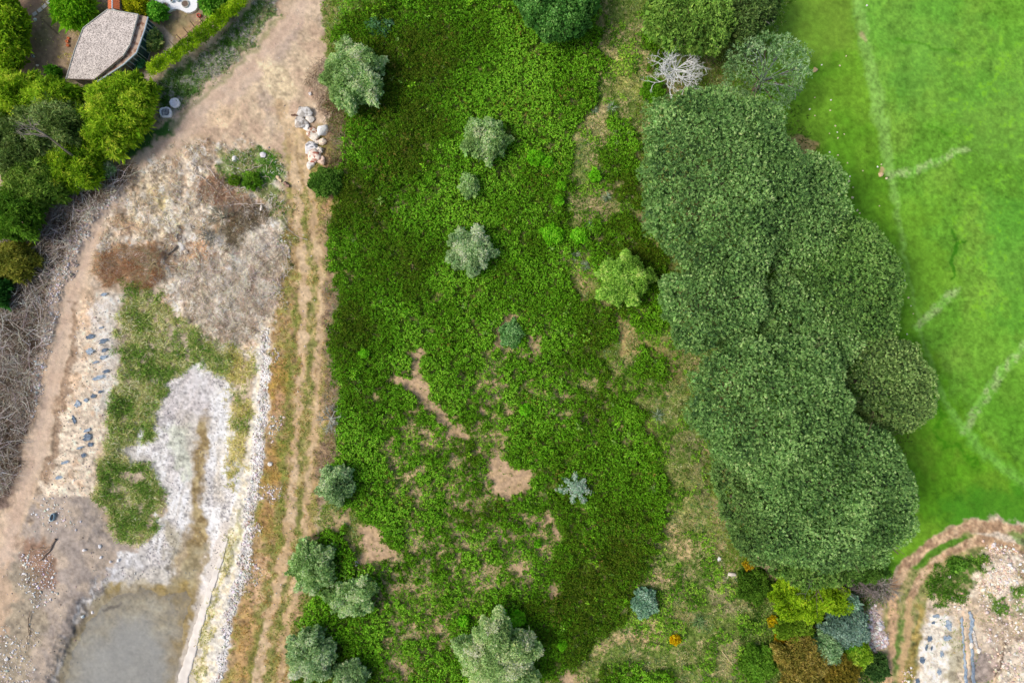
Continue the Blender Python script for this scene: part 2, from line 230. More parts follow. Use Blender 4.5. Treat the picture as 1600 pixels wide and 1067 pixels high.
# east bank of the basin: pale liner shelf, weeds, cream bank, white rubble
lay(pm([(352, 830), (372, 770), (384, 700), (398, 600), (400, 545), (420, 515), (420, 620), (408, 720), (396, 820), (380, 900), (356, 1000), (340, 1100), (272, 1100), (290, 1000), (325, 905)], 3, 2, 4), (228, 222, 208), (212, 200, 174), n=N8+.5*N20, thr=.06, a=1, var=.15, fine=.4, wn=.1)
lay(sm([(360, 835, 4), (348, 900, 6), (330, 960, 6), (318, 1010, 5), (308, 1075, 6)], 4, 2, 7), (176, 170, 110), (214, 202, 162), n=N8, thr=.03, a=.7, fine=.45)
lay(sm([(378, 790, 3), (368, 850, 5), (360, 880, 4)], 4, 2, 6), (150, 150, 88), a=.6, fine=.45)
lay(sm([(416, 520, 4), (415, 570, 6), (410, 640, 7), (404, 700, 8), (396, 770, 8), (386, 840, 8), (376, 905, 9), (362, 960, 7), (350, 1010, 7), (338, 1075, 8)], 2.5, 2, 4), (232, 230, 226), (196, 192, 188), n=N3, thr=.05, sh=.1, fine=.5, wn=.3)
lay(sm([(352, 820, 6), (335, 880, 9), (320, 930, 8), (305, 975, 7), (290, 1030, 9), (282, 1075, 10)], 2.5, 1, 2), (228, 222, 216), (208, 200, 190), n=N20, fine=.15)
# --- bare earth inside the thicket
lay(THIN*mid*sst(-.04, .04, N20+.6*N8), (204, 174, 144), (182, 158, 126), n=N8, a=.9, fine=.35)
BARE = [([(640, 548), (660, 545), (655, 585), (668, 600), (672, 620), (690, 640), (705, 658), (730, 668), (728, 690), (700, 690), (680, 655), (660, 635), (645, 605), (612, 600), (612, 582), (642, 590)], 1),
        ([(586, 610), (598, 606), (596, 620), (588, 622)], 1), ([(640, 632), (655, 628), (652, 645), (634, 646)], .8), ([(670, 672), (682, 672), (676, 702), (665, 700)], 1), ([(615, 672), (624, 676), (622, 690), (616, 688)], .8), ([(625, 700), (645, 700), (640, 706), (626, 706)], .7),
        ([(795, 488), (812, 500), (800, 515), (785, 530), (790, 548), (770, 545), (762, 548), (775, 520), (772, 510)], .9), ([(826, 524), (848, 524), (846, 560), (832, 560)], .8), ([(760, 592), (778, 590), (772, 610), (762, 615)], .8), ([(815, 582), (840, 584), (838, 590), (815, 590)], .8),
        ([(796, 632), (803, 640), (794, 652), (780, 650)], .8), ([(758, 640), (772, 650), (790, 690), (788, 720), (800, 725), (812, 735), (826, 740), (834, 762), (815, 775), (795, 780), (775, 772), (765, 745), (755, 712), (758, 700), (772, 710), (768, 680)], 1),
        ([(745, 595), (765, 600), (762, 650), (748, 652)], .6), ([(740, 760), (760, 775), (755, 800), (738, 810), (725, 790)], .6), ([(560, 820), (590, 822), (600, 845), (622, 862), (618, 880), (590, 878), (562, 882), (570, 850)], 1), ([(545, 845), (560, 850), (558, 868), (545, 862)], .8),
        ([(618, 915), (640, 920), (670, 945), (650, 950), (625, 935)], 1), ([(640, 970), (668, 965), (690, 960), (688, 985), (675, 1000), (655, 990)], .9), ([(615, 1035), (640, 1030), (640, 1050), (618, 1052)], .8), ([(845, 800), (868, 800), (875, 850), (860, 862), (850, 870), (835, 860), (820, 850), (808, 828), (830, 832)], 1),
        ([(795, 855), (812, 862), (822, 888), (812, 905), (798, 892)], .9), ([(760, 855), (775, 862), (770, 868), (756, 862)], .7), ([(855, 920), (876, 920), (872, 935), (858, 935)], .9), ([(880, 1050), (900, 1043), (898, 1070), (870, 1070)], .9),
        ([(700, 770), (718, 780), (712, 800), (695, 790)], .6), ([(735, 815), (752, 808), (750, 830), (738, 828)], .6), ([(520, 800), (548, 795), (545, 825), (520, 830)], .8), ([(745, 690), (730, 700), (740, 715), (752, 712)], .5)]
BRM = np.zeros(GU.shape, np.float32)
for pts, a in BARE: BRM = np.maximum(BRM, pm(pts, 4, 4, 6)*a)
lay(BRM, (196, 168, 132), (178, 152, 124), n=N8, var=.15, fine=.35, wn=.08)
# scrub strip: bare spots
for pts, c, a in (([(930, 60), (960, 40), (985, 70), (975, 120), (950, 130), (935, 90)], (202, 182, 140), .7), ([(950, 90), (985, 80), (995, 150), (965, 140)], (176, 176, 96), .6), ([(925, 160), (960, 150), (955, 200), (940, 240), (900, 220), (910, 190)], (190, 172, 130), .8), ([(915, 300), (955, 290), (960, 310), (930, 350), (900, 340)], (194, 170, 136), .8),
                  ([(900, 410), (925, 410), (920, 450), (898, 460), (900, 430)], (196, 166, 128), .8), ([(965, 475), (990, 480), (1005, 520), (1020, 560), (980, 545), (955, 520)], (198, 168, 124), .7), ([(960, 530), (1040, 530), (1045, 555), (985, 560)], (196, 168, 120), .7), ([(1010, 650), (1030, 660), (1020, 700), (1003, 690)], (192, 160, 124), .8),
                  ([(1045, 730), (1080, 740), (1085, 790), (1060, 830), (1048, 780)], (176, 176, 104), .6), ([(1035, 830), (1060, 820), (1090, 850), (1080, 880), (1045, 860)], (200, 172, 132), .8), ([(1015, 880), (1045, 890), (1050, 910), (1020, 915)], (202, 174, 140), .9), ([(960, 990), (1020, 965), (1032, 1000), (1020, 1010), (985, 1000), (955, 1010), (935, 1040), (940, 1010)], (206, 178, 138), .95),
                  ([(1100, 900), (1140, 905), (1150, 960), (1120, 960)], (168, 148, 124), .6), ([(1120, 990), (1160, 1000), (1150, 1067), (1130, 1040)], (168, 150, 120), .6), ([(1080, 480), (1060, 560), (1070, 600), (1045, 600), (1040, 560)], (150, 120, 92), .5), ([(1060, 660), (1100, 700), (1110, 800), (1080, 760)], (128, 118, 96), .5),
                  ([(1125, 895), (1160, 893), (1158, 900), (1128, 903)], (220, 210, 196), .8), ([(985, 325), (1010, 335), (1005, 350), (975, 345)], (168, 140, 118), .7)):
    lay(pm(pts, 7, 8, 8)*mid, c, a=a, var=.2, fine=.45, wn=.08)
# --- lower right works
works = pm([(1390, 1067), (1385, 960), (1395, 900), (1450, 850), (1500, 818), (1560, 808), (1700, 850), (1700, 1200), (1380, 1200)], 4, 2, 5)
lay(works, (222, 206, 184), (194, 174, 148), n=N20+.3*N8, thr=.03, var=.2, fine=.4, wn=.1)
lay(pm([(1385, 930), (1410, 880), (1455, 845), (1510, 825), (1550, 850), (1480, 900), (1450, 930), (1440, 1000), (1425, 1090), (1375, 1090), (1380, 1000)], 4, 2, 3), (132, 140, 78), (160, 148, 100), n=N8, thr=.05, a=.95, fine=.4)
lay(sm([(1392, 925, 8), (1420, 878, 8), (1462, 845, 8), (1510, 822, 9), (1560, 822, 9), (1610, 835, 10)], 2.5, 1, 2), (176, 144, 114), (200, 172, 138), n=N8, thr=.05, fine=.3)
lay(sm([(1418, 940, 6), (1445, 892, 6), (1480, 862, 7), (1530, 842, 9), (1610, 862, 7)], 2.5, 1, 2), (184, 152, 120), (206, 178, 144), n=N8, thr=.05, fine=.3)
lay(sm([(1432, 888, 4), (1458, 862, 6), (1490, 846, 5), (1508, 838, 2)], 2, 1, 2), (86, 130, 40), fine=.35)
lay(sm([(1392, 925, 7), (1396, 960, 7), (1394, 1000, 7), (1382, 1090, 8)], 3, 1, 3), (204, 170, 134), a=.95, fine=.3)
lay(sm([(1412, 970, 4), (1405, 1010, 5), (1398, 1040, 4)], 4, 2, 5), (92, 126, 54), a=.85, fine=.4)
lay(sm([(1419, 938, 6), (1420, 990, 5), (1410, 1040, 6), (1402, 1100, 6)], 3, 1, 3), (196, 166, 124), a=.9)
lay(sm([(1440, 945, 4), (1434, 990, 5), (1425, 1040, 5), (1418, 1100, 5)], 4, 2, 6), (170, 148, 84), a=.8, fine=.4)
lay(pm([(1455, 895), (1500, 868), (1545, 862), (1550, 880), (1525, 900), (1515, 930), (1465, 940), (1450, 925)], 4, 4, 7), (84, 118, 46), (150, 144, 100), n=N8, thr=.06, fine=.4)
for pts, c, a in (([(1452, 960), (1490, 965), (1500, 1000), (1495, 1067), (1435, 1067), (1440, 1010)], (242, 232, 214), .85), ([(1530, 940), (1600, 930), (1600, 1000), (1560, 1010), (1525, 980)], (184, 166, 140), .7), ([(1520, 1030), (1545, 1020), (1562, 1005), (1562, 1040), (1545, 1067), (1520, 1067)], (160, 148, 140), .95),
                  ([(1570, 1010), (1620, 1000), (1620, 1100), (1550, 1100), (1560, 1050)], (218, 204, 184), .8), ([(1530, 880), (1590, 870), (1600, 900), (1580, 930), (1540, 925), (1525, 900)], (232, 216, 196), .8), ([(1485, 985), (1500, 980), (1502, 1067), (1480, 1067)], (172, 162, 128), .7), ([(1560, 996), (1615, 996), (1615, 1004), (1572, 1006)], (150, 132, 116), .8),
                  ([(1545, 935), (1570, 930), (1580, 955), (1560, 958)], (96, 134, 62), .9), ([(1580, 918), (1605, 912), (1605, 932), (1585, 934)], (96, 134, 50), .9), ([(1585, 940), (1615, 940), (1615, 955), (1590, 955)], (110, 140, 70), .7), ([(1588, 880), (1620, 870), (1620, 920), (1600, 915)], (150, 128, 92), .6),
                  ([(1575, 832), (1620, 825), (1620, 860), (1585, 848)], (96, 132, 56), .8)):
    lay(pm(pts, 4, 4, 6), c, a=a, var=.15, fine=.4, wn=.1)
lay(sm([(1505, 955, 2), (1507, 1000, 3), (1512, 1100, 3)], 1.5, 1, 1), (236, 208, 178), fine=.15)
lay(sm([(1570, 1004, 1.6), (1566, 1035, 1.8), (1552, 1058, 1.4)], 1, 2, 2), (92, 76, 66), a=.9)
lay(pm([(1355, 935), (1370, 945), (1385, 990), (1380, 1015), (1360, 1010), (1348, 990), (1352, 960)], 4, 3, 5), (196, 172, 158), a=.95, fine=.4, wn=.2)
# --- thicket mask (bramble), cut by the bare patches
THK = pm([(640, -80), (930, -80), (935, 40), (948, 100), (940, 145), (900, 215), (895, 240), (905, 270), (885, 310), (890, 345), (900, 372), (905, 395), (890, 420), (895, 460), (960, 475), (968, 520), (930, 560), (960, 590), (1000, 620), (1012, 680), (1040, 710), (1045, 790), (1030, 850), (1010, 890), (1000, 930), (985, 960), (935, 1000), (915, 1040), (850, 1067), (850, 1150),
           (450, 1150), (455, 1067), (470, 960), (500, 900), (495, 840), (540, 830), (555, 870), (600, 890), (580, 820), (530, 790), (520, 700), (524, 600), (518, 500), (515, 400), (515, 330), (530, 300), (536, 200), (545, 150), (560, 90), (600, 60), (625, 30)], 4, 6, 8)
for pts in ([(950, 175), (985, 180), (995, 240), (1005, 300), (1000, 330), (965, 320), (940, 275), (945, 230)], [(900, 350), (970, 330), (1020, 350), (1050, 400), (1050, 480), (1040, 520), (1000, 520), (960, 480), (910, 390)], [(1000, 545), (1060, 560), (1040, 600), (985, 590)], [(930, 1050), (1000, 1035), (1060, 1060), (1060, 1150), (920, 1150)], [(540, 10), (640, -20), (640, 40), (600, 70), (560, 80), (520, 60)],
            [(1005, 20), (1035, 30), (1040, 100), (1015, 110)]):
    THK = np.maximum(THK, pm(pts, 4, 6, 8))
THK = THK*(1-sst(.12, .62, BRM*1.1+1.5*N8+.5*N3))*(1-0.95*THIN*sst(-.14, .04, .8*N8+.9*N20+.2*N3))
THK *= 1-pm([(505, 300), (520, 300), (518, 345), (500, 340)], 3, 2, 3)
lay(np.clip(THK*1.15, 0, 1), (76, 104, 30), (60, 88, 20), n=N8, fine=.3)
# --- heights (metres)
GZ = np.zeros(GU.shape, np.float32)
basin = pm([(185, 440), (290, 440), (400, 530), (400, 620), (385, 720), (362, 820), (335, 910), (300, 1000), (280, 1300), (60, 1300), (90, 1067), (120, 980), (150, 900), (150, 800), (140, 770), (165, 700), (180, 600)], 48, 4, 2)
GZ -= 1.1*basin
POND = pm([(165, 935), (222, 925), (262, 935), (285, 930), (300, 930), (296, 985), (285, 1300), (60, 1300), (92, 1067), (110, 1005), (140, 950)], 30, 5, 3)
PB = sst(.05, .4, POND)-sst(.5, .95, POND)
lay(PB, (122, 108, 82), a=.45)
GZ = GZ*(1-POND)-1.35*POND
GZ += (0.10*N60+0.10*N20)*(1-golf)*sst(0, 1, 1-basin)+0.05*N60*golf
GZ += yard*(0.5*N20+.22*N8)
GZ += 0.35*sm([(176, 305, 12), (140, 335, 14), (110, 385, 16), (92, 435, 14), (78, 490, 12), (62, 560, 9)], 8, 3, 3)
GZ += 0.35*THK*(N20+.2)
GZ += (works-.0)*.35*N20-0.8*pm([(1520, 1030), (1562, 1005), (1562, 1040), (1545, 1100), (1515, 1100)], 8, 3, 3)
GZ += 0.8*pm([(1525, 880), (1600, 860), (1620, 920), (1560, 935)], 16, 6, 6)*works
GZ += 0.06*N8*left

lay(pm([(185, 968), (235, 965), (258, 1000), (262, 1050), (255, 1300), (100, 1300), (112, 1067), (140, 1010)], 26, 8, 5), (164, 164, 158), a=.92, var=.08, fine=.1)
lay(pm([(262, 1000), (285, 980), (290, 1067), (270, 1100), (260, 1060)], 10, 6, 5), (150, 134, 104), a=.5)
lay(sm([(160, 955, 2), (178, 948, 3), (192, 943, 2)], 2, 2, 3), (90, 78, 66), a=.8)
REED = pm([(190, 440), (245, 450), (262, 480), (290, 505), (330, 540), (358, 560), (352, 590), (310, 568), (262, 585), (245, 640), (238, 680), (195, 700), (188, 708), (235, 725), (252, 780), (244, 830), (218, 855), (180, 850), (168, 800), (148, 778), (150, 745), (165, 700), (176, 640), (182, 560), (184, 480)], 4, 5, 7)
REED2 = pm([(352, 548), (380, 535), (400, 548), (398, 600), (386, 680), (376, 770), (358, 760), (358, 650), (352, 600)], 4, 3, 6)
REED = REED*sst(-.32, -.05, N20+.9*N8)
REED2 = REED2*sst(-.2, .1, N20+.9*N8)
lay(REED, (140, 146, 88), (178, 166, 126), n=N20+.3*N8, thr=.04, fine=.4); lay(REED2, (158, 152, 88), (190, 178, 140), n=N8, fine=.4)
# ---------------------------------------------------------------- mesh and material helpers
def w3(u, v, z):
    """photo unit position at height z -> world"""
    u, v, z = np.broadcast_arrays(np.asarray(u, float), np.asarray(v, float), np.asarray(z, float)); f = 1-z/HC
    return np.stack([(u-800)*S*f, (533.5-v)*S*f, z], -1).astype(np.float32)
def zat(u, v): return float(look(GZ, np.array([float(u)]), np.array([float(v)]))[0])
def inv(x, y, z=0.0):
    f = 1-np.asarray(z)/HC
    return x/(S*f)+800, 533.5-y/(S*f)
def ground_at(x, y):
    u, v = inv(x, y); z = look(GZ, np.atleast_1d(u), np.atleast_1d(v)); u, v = inv(x, y, z); return look(GZ, np.atleast_1d(u), np.atleast_1d(v))
def mesh(name, V, F, mat, parent=None, cols=None, loc=None, smooth=False, pcols=None):
    V = np.asarray(V, np.float32).reshape(-1, 3); me = bpy.data.meshes.new(name)
    if isinstance(F, np.ndarray):
        k = F.shape[1]; me.vertices.add(len(V)); me.vertices.foreach_set('co', V.ravel())
        me.loops.add(F.size); me.loops.foreach_set('vertex_index', F.ravel().astype(np.int32))
        me.polygons.add(len(F)); me.polygons.foreach_set('loop_start', np.arange(0, F.size, k, dtype=np.int32))
        try: me.polygons.foreach_set('loop_total', np.full(len(F), k, np.int32))
        except Exception: pass
        me.update(calc_edges=True)
        if cols is not None:
            a = me.attributes.new('Col', 'FLOAT_COLOR', 'FACE'); c = np.ones((len(F), 4), np.float32); c[:, :3] = cols
            a.data.foreach_set('color', c.ravel())
        if pcols is not None:
            a = me.attributes.new('Col', 'FLOAT_COLOR', 'POINT'); c = np.ones((len(V), 4), np.float32); c[:, :3] = pcols
            a.data.foreach_set('color', c.ravel())
    else:
        me.from_pydata([tuple(map(float, p)) for p in V], [], [tuple(map(int, f)) for f in F]); me.update()
    if smooth: me.polygons.foreach_set('use_smooth', np.ones(len(me.polygons), bool))
    me.materials.append(mat)
    o = bpy.data.objects.new(name, me); C.collection.objects.link(o)
    if parent is not None: o.parent = parent
    if loc is not None: o.location = loc
    return o
def tag(o, label=None, cat=None, group=None, kind=None):
    if label: o['label'] = label
    if cat: o['category'] = cat
    if group: o['group'] = group
    if kind: o['kind'] = kind
    return o
def thing(name, loc, label, cat, group=None):
    o = bpy.data.objects.new(name, None); C.collection.objects.link(o); o.location = tuple(float(a) for a in loc); o.empty_display_size = .3
    return tag(o, label, cat, group)
def mat(name, col=(.5, .5, .5), rough=.85, attr=False, trans=0.0, noise=None, bump=None, spec=.25, metal=0.0, c2=None, nscale=5.0, lo=.35, hi=.65):
    m = bpy.data.materials.new(name); m.use_nodes = True; n = m.node_tree.nodes; L = m.node_tree.links; p = n['Principled BSDF']
    p.inputs['Roughness'].default_value = rough; p.inputs['Specular IOR Level'].default_value = spec; p.inputs['Metallic'].default_value = metal
    if attr:
        a = n.new('ShaderNodeAttribute'); a.attribute_name = 'Col'; src = a.outputs['Color']
    else:
        a = n.new('ShaderNodeRGB'); a.outputs[0].default_value = (*col, 1); src = a.outputs[0]
    tc = n.new('ShaderNodeTexCoord')
    if c2 is not None:
        nz = n.new('ShaderNodeTexNoise'); nz.inputs['Scale'].default_value = nscale; nz.inputs['Detail'].default_value = 6; L.new(tc.outputs['Object'], nz.inputs['Vector'])
        mr = n.new('ShaderNodeMapRange'); mr.inputs[1].default_value = lo; mr.inputs[2].default_value = hi; L.new(nz.outputs['Fac'], mr.inputs[0])
        mx = n.new('ShaderNodeMix'); mx.data_type = 'RGBA'; L.new(mr.outputs[0], mx.inputs[0]); L.new(src, mx.inputs[6]); mx.inputs[7].default_value = (*c2, 1); src = mx.outputs[2]
    if noise:
        sc, amt = noise
        nz = n.new('ShaderNodeTexNoise'); nz.inputs['Scale'].default_value = sc; nz.inputs['Detail'].default_value = 5; nz.inputs['Roughness'].default_value = .7; L.new(tc.outputs['Object'], nz.inputs['Vector'])
        mr = n.new('ShaderNodeMapRange'); mr.inputs[1].default_value = .25; mr.inputs[2].default_value = .75; mr.inputs[3].default_value = 1-amt; mr.inputs[4].default_value = 1+amt
        L.new(nz.outputs['Fac'], mr.inputs[0]); vm = n.new('ShaderNodeVectorMath'); vm.operation = 'SCALE'; L.new(src, vm.inputs[0]); L.new(mr.outputs[0], vm.inputs['Scale']); src = vm.outputs[0]
        if bump:
            b = n.new('ShaderNodeBump'); b.inputs['Strength'].default_value = bump[0]; b.inputs['Distance'].default_value = bump[1]; L.new(nz.outputs['Fac'], b.inputs['Height']); L.new(b.outputs[0], p.inputs['Normal'])
    L.new(src, p.inputs['Base Color'])
    if trans:
        t = n.new('ShaderNodeBsdfTranslucent'); L.new(src, t.inputs['Color']); ms = n.new('ShaderNodeMixShader'); ms.inputs[0].default_value = trans
        L.new(p.outputs[0], ms.inputs[1]); L.new(t.outputs[0], ms.inputs[2]); L.new(ms.outputs[0], n['Material Output'].inputs[0])
    return m
M_LEAF = mat('leaf', attr=True, rough=.7, trans=.3, spec=.12)
M_NEEDLE = mat('needles', attr=True, rough=.65, trans=.2, spec=.15)
M_TWIG = mat('twig', attr=True, rough=.9, spec=.1)
M_BARK = mat('bark', tuple(srgb((112, 98, 84))), noise=(6, .35), bump=(.6, .04))
M_STONE = mat('stone', attr=True, rough=.9, spec=.2, noise=(7, .16), bump=(.5, .03))
M_LAND = mat('soil_and_grass', attr=True, rough=.95, spec=.08, noise=(9.0, .20), bump=(.7, .05))
def R(seed): return np.random.default_rng(seed)
GAIN = np.array([1.5, 1.62, 1.42])   # leaf albedo against its look in a shaded mass
def nrm(a): return a/np.maximum(np.linalg.norm(a, axis=-1, keepdims=True), 1e-6)
def leafq(B, D, L, W, rng, bend=.25):
    """kite shaped leaf per row: base B, direction D, length L, width W"""
    n = len(B); L = np.broadcast_to(L, n)[:, None]; W = np.broadcast_to(W, n)[:, None]
    r = rng.normal(size=(n, 3)); s = nrm(np.cross(D, r)); mid = B+D*L*.45; tip = B+D*L+np.array([0, 0, -1])*L*bend
    V = np.stack([B, mid+s*W*.5, tip, mid-s*W*.5], 1).reshape(-1, 3).astype(np.float32)
    return V, np.arange(4*n, dtype=np.int32).reshape(-1, 4)
def mixc(cs, t, jit, rng):
    cs = np.array([srgb(c) for c in cs]); x = np.clip(t, 0, .9999)*(len(cs)-1); i = x.astype(int); f = (x-i)[:, None]
    c = cs[i]*(1-f)+cs[np.minimum(i+1, len(cs)-1)]*f
    return np.clip(c*(1+jit*rng.normal(size=(len(t), 1)))*(1+.06*rng.normal(size=(len(t), 3))), .002, .9)
def tufts(P, N, k, L, W, spread, rad, T, cs, rng, jit=.16, bend=.2):
    """k leaves round every point"""
    n = len(P); sc_ = np.repeat(np.exp(.22*rng.normal(size=n)), k); Pk = np.repeat(P, k, 0); Nk = np.repeat(N, k, 0); r = nrm(rng.normal(size=(n*k, 3)))
    D = nrm(Nk*(1-spread)+r*spread*1.3+np.array([0, 0, .15])); B = Pk+D*rad*rng.random((n*k, 1))*sc_[:, None]
    ln = L*(.7+.6*rng.random(n*k))*sc_; V, F = leafq(B, D, ln, W*(.8+.4*rng.random(n*k)), rng, bend)
    Tk = np.repeat(T, k)+.10*rng.normal(size=n*k)
    return V, F, np.clip(mixc(cs, Tk, jit, rng)*GAIN, .002, .85)
def joinq(parts):
    V = []; F = []; Cc = []; o = 0
    for v, f, c in parts: V.append(v); F.append(f+o); Cc.append(c); o += len(v)
    return np.concatenate(V), np.concatenate(F), np.concatenate(Cc)
def tubes(A, B, ra, rb, sides=4):
    A = np.asarray(A, np.float32); B = np.asarray(B, np.float32); n = len(A); d = nrm(B-A)
    h = np.where(np.abs(d[:, 2:3]) > .9, np.array([[1., 0, 0]]), np.array([[0, 0, 1.]])); s = nrm(np.cross(d, h)); t = np.cross(d, s)
    a = np.arange(sides)*2*math.pi/sides; ring = s[:, None]*np.cos(a)[None, :, None]+t[:, None]*np.sin(a)[None, :, None]
    ra = np.broadcast_to(ra, n)[:, None, None]; rb = np.broadcast_to(rb, n)[:, None, None]
    V = np.concatenate([A[:, None]+ring*ra, B[:, None]+ring*rb], 1).reshape(-1, 3)
    base = (np.arange(n)*2*sides)[:, None, None]; k = np.arange(sides)[None, :, None]; k2 = (k+1) % sides
    F = np.concatenate([base+k, base+k2, base+k2+sides, base+k+sides], 2).reshape(-1, 4)
    return V.astype(np.float32), F.astype(np.int32)
def branching(p, d, L, r, depth, rng, up=.25, split=(2, 4), ang=.7, out=None, short=.72, thin=.62, segs=3):
    if out is None: out = []
    q = np.array(p, float); d = np.array(d, float)
    pts = [q]
    for i in range(segs):
        d = nrm(d+rng.normal(size=3)*.16+np.array([0, 0, up*.12])); n = q+d*L/segs
        r0 = r*(1-(1-thin)*i/segs); r1 = r*(1-(1-thin)*(i+1)/segs); out.append((q, n, r0, r1, depth)); q = n; pts.append(q)
    if depth > 0:
        for j in range(rng.integers(split[0], split[1]+1)):
            st = pts[-1] if j < 2 else pts[rng.integers(1, len(pts))]
            nd = nrm(d+rng.normal(size=3)*ang+np.array([0, 0, up])); branching(st, nd, L*short*(.8+.4*rng.random()), r*thin, depth-1, rng, up, split, ang, out, short, thin, segs)
    return out
def seg_mesh(segs, sides=4):
    return tubes([s[0] for s in segs], [s[1] for s in segs], np.array([s[2] for s in segs]), np.array([s[3] for s in segs]), sides)

# ---------------------------------------------------------------- a tree or bush: trunk with limbs, crown of leaf clumps
def plant(name, label, cat, outline, zt, zm, cs, seed, zb=None, sp=.36, k=12, L=.34, W=.09, spread=.6, lobe=1.1, lobeh=.55, layers=2, keep=1.0, group=None, material=None,
          limbs=7, trunk_r=None, jit=.15, pw=2.2, rag=.06, bare=0.0, barec=(150, 150, 148), bend=.15, tilt=None, fill=True, tonev=.35, puff=.05, nzv=1.2, tvar=.12, shrink=1.0):
    """outline: (u, v, r) or list of photo positions of the crown's edge, which stands at height zm"""
    rng = R(seed); material = material or M_LEAF
    if isinstance(outline, tuple):
        u0, v0, r0 = outline[:3]; ry = outline[3] if len(outline) > 3 else r0
        th = np.linspace(0, 2*math.pi, 17)[:-1]; outline = [(u0+r0*math.cos(t), v0+ry*math.sin(t)) for t in th]
    o = np.array(outline, float); cu, cv = o.mean(0)
    g0 = float(look(GZ, np.array([cu]), np.array([cv]))[0]); c = w3(cu, cv, zm+g0); E = w3(o[:, 0], o[:, 1], np.full(len(o), zm+g0))-c
    th = np.arctan2(E[:, 1], E[:, 0]); rr = np.hypot(E[:, 0], E[:, 1]); rr = rr*shrink; i = np.argsort(th); th = th[i]; rr = rr[i]
    th = np.concatenate([th[-1:]-2*math.pi, th, th[:1]+2*math.pi]); rr = np.concatenate([rr[-1:], rr, rr[:1]])
    ph = rng.random(4)*6.28
    def RR(t): return np.interp(t, th, rr)*(1+rag*np.sin(5*t+ph[0])+rag*.8*np.sin(9*t+ph[1])+rag*.6*np.sin(17*t+ph[2]))
    Rm = rr.mean(); base = np.array([c[0], c[1], g0]); H = zt-zm; zb = zm*.55 if zb is None else zb
    root = thing(name, base, label, cat, group)
    nl = max(4, int(2.1*(Rm/lobe)**2)); a = rng.random(nl)*2*math.pi; q = np.sqrt(rng.random(nl)); lx = q*np.cos(a)*RR(a); ly = q*np.sin(a)*RR(a)
    lz = rng.normal(size=nl)*lobeh*.35
    def surf(x, y):
        t = np.arctan2(y, x); rho = np.clip(np.hypot(x, y)/np.maximum(RR(t), .1), 0, 1)
        z = H*(1-rho**pw)**.5
        d = (x[:, None]-lx)**2+(y[:, None]-ly)**2; j = d.argmin(1); dm = np.sqrt(d[np.arange(len(x)), j])/lobe
        z = z+lobeh*(np.sqrt(np.clip(1-dm*dm, 0, 1))-.5)+lz[j]*(1-rho)
        nx = (x-lx[j])/lobe*.8*min(1, lobeh*1.6)+x/np.maximum(RR(t), .1)*rho*H/Rm*.9; ny = (y-ly[j])/lobe*.8*min(1, lobeh*1.6)+y/np.maximum(RR(t), .1)*rho*H/Rm*.9
        n = nrm(np.stack([nx, ny, np.full(len(x), .8)], 1)); return z, n, rho, j
    tone = rng.random(nl); parts = []
    mx = rr.max()*1.2
    for layer in range(layers):
        s = sp*(1+.25*layer); g = np.arange(-mx, mx, s); X, Y = np.meshgrid(g, g); x = X.ravel()+rng.uniform(-.5, .5, X.size)*s; y = Y.ravel()+rng.uniform(-.5, .5, X.size)*s
        ok = (np.hypot(x, y) < RR(np.arctan2(y, x))*(1-.05*layer)) & (rng.random(len(x)) < keep)
        nz = fbm(x+base[0]+seed*7, y+base[1], lobe*1.6, 3, seed) ; ok &= nz > (1-keep)*.55
        x = x[ok]; y = y[ok]; nz = nz[ok]; z, n, rho, j = surf(x, y)
        P = np.stack([x, y, zm+z-.55*layer*(1+lobeh)*.8+puff*rng.normal(size=len(x))], 1)
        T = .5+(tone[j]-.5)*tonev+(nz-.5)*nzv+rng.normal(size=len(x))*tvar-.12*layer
        if tilt is not None: n = nrm(n+np.array(tilt))
        parts.append(tufts(P, n, k, L*(1+.2*layer), W*(1+.5*layer), spread, L*.35, T, cs, rng, jit, bend))
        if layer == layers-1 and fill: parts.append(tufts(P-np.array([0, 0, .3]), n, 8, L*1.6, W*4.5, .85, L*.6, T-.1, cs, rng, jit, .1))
    # the crown's flank, down to zb
    per = 2*math.pi*Rm; ns = int(per*max(zm-zb+.3, .4)/(sp*sp)*1.5*keep); t = rng.random(ns)*2*math.pi-math.pi; hh = rng.random(ns)
    tk = np.sqrt(np.clip(1-(1-hh)**2*.55, 0, 1)); rad = RR(t)*tk*(.93+.09*np.sin(t*13+hh*9))
    P = np.stack([rad*np.cos(t), rad*np.sin(t), zb+(zm-zb)*hh+.1], 1); n = nrm(np.stack([np.cos(t), np.sin(t), .1+.5*hh], 1))
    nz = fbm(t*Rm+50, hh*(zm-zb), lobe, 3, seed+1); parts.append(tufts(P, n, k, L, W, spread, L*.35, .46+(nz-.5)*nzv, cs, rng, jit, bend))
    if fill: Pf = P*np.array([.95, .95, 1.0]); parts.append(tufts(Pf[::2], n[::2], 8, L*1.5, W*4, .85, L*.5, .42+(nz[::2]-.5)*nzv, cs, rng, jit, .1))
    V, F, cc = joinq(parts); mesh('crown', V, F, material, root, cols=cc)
    # trunk and limbs
    tr = trunk_r or max(.05, Rm*.045); segs = []; q = np.array([0, 0, -.15]); hz = max(zb*.9, zm*.45, .2)
    for s_ in range(4):
        n = np.array([rng.normal()*.05*Rm*.3, rng.normal()*.05*Rm*.3, hz*(s_+1)/4]); segs.append((q, n, tr*(1.15-.12*s_), tr*(1.03-.12*s_), 9)); q = n
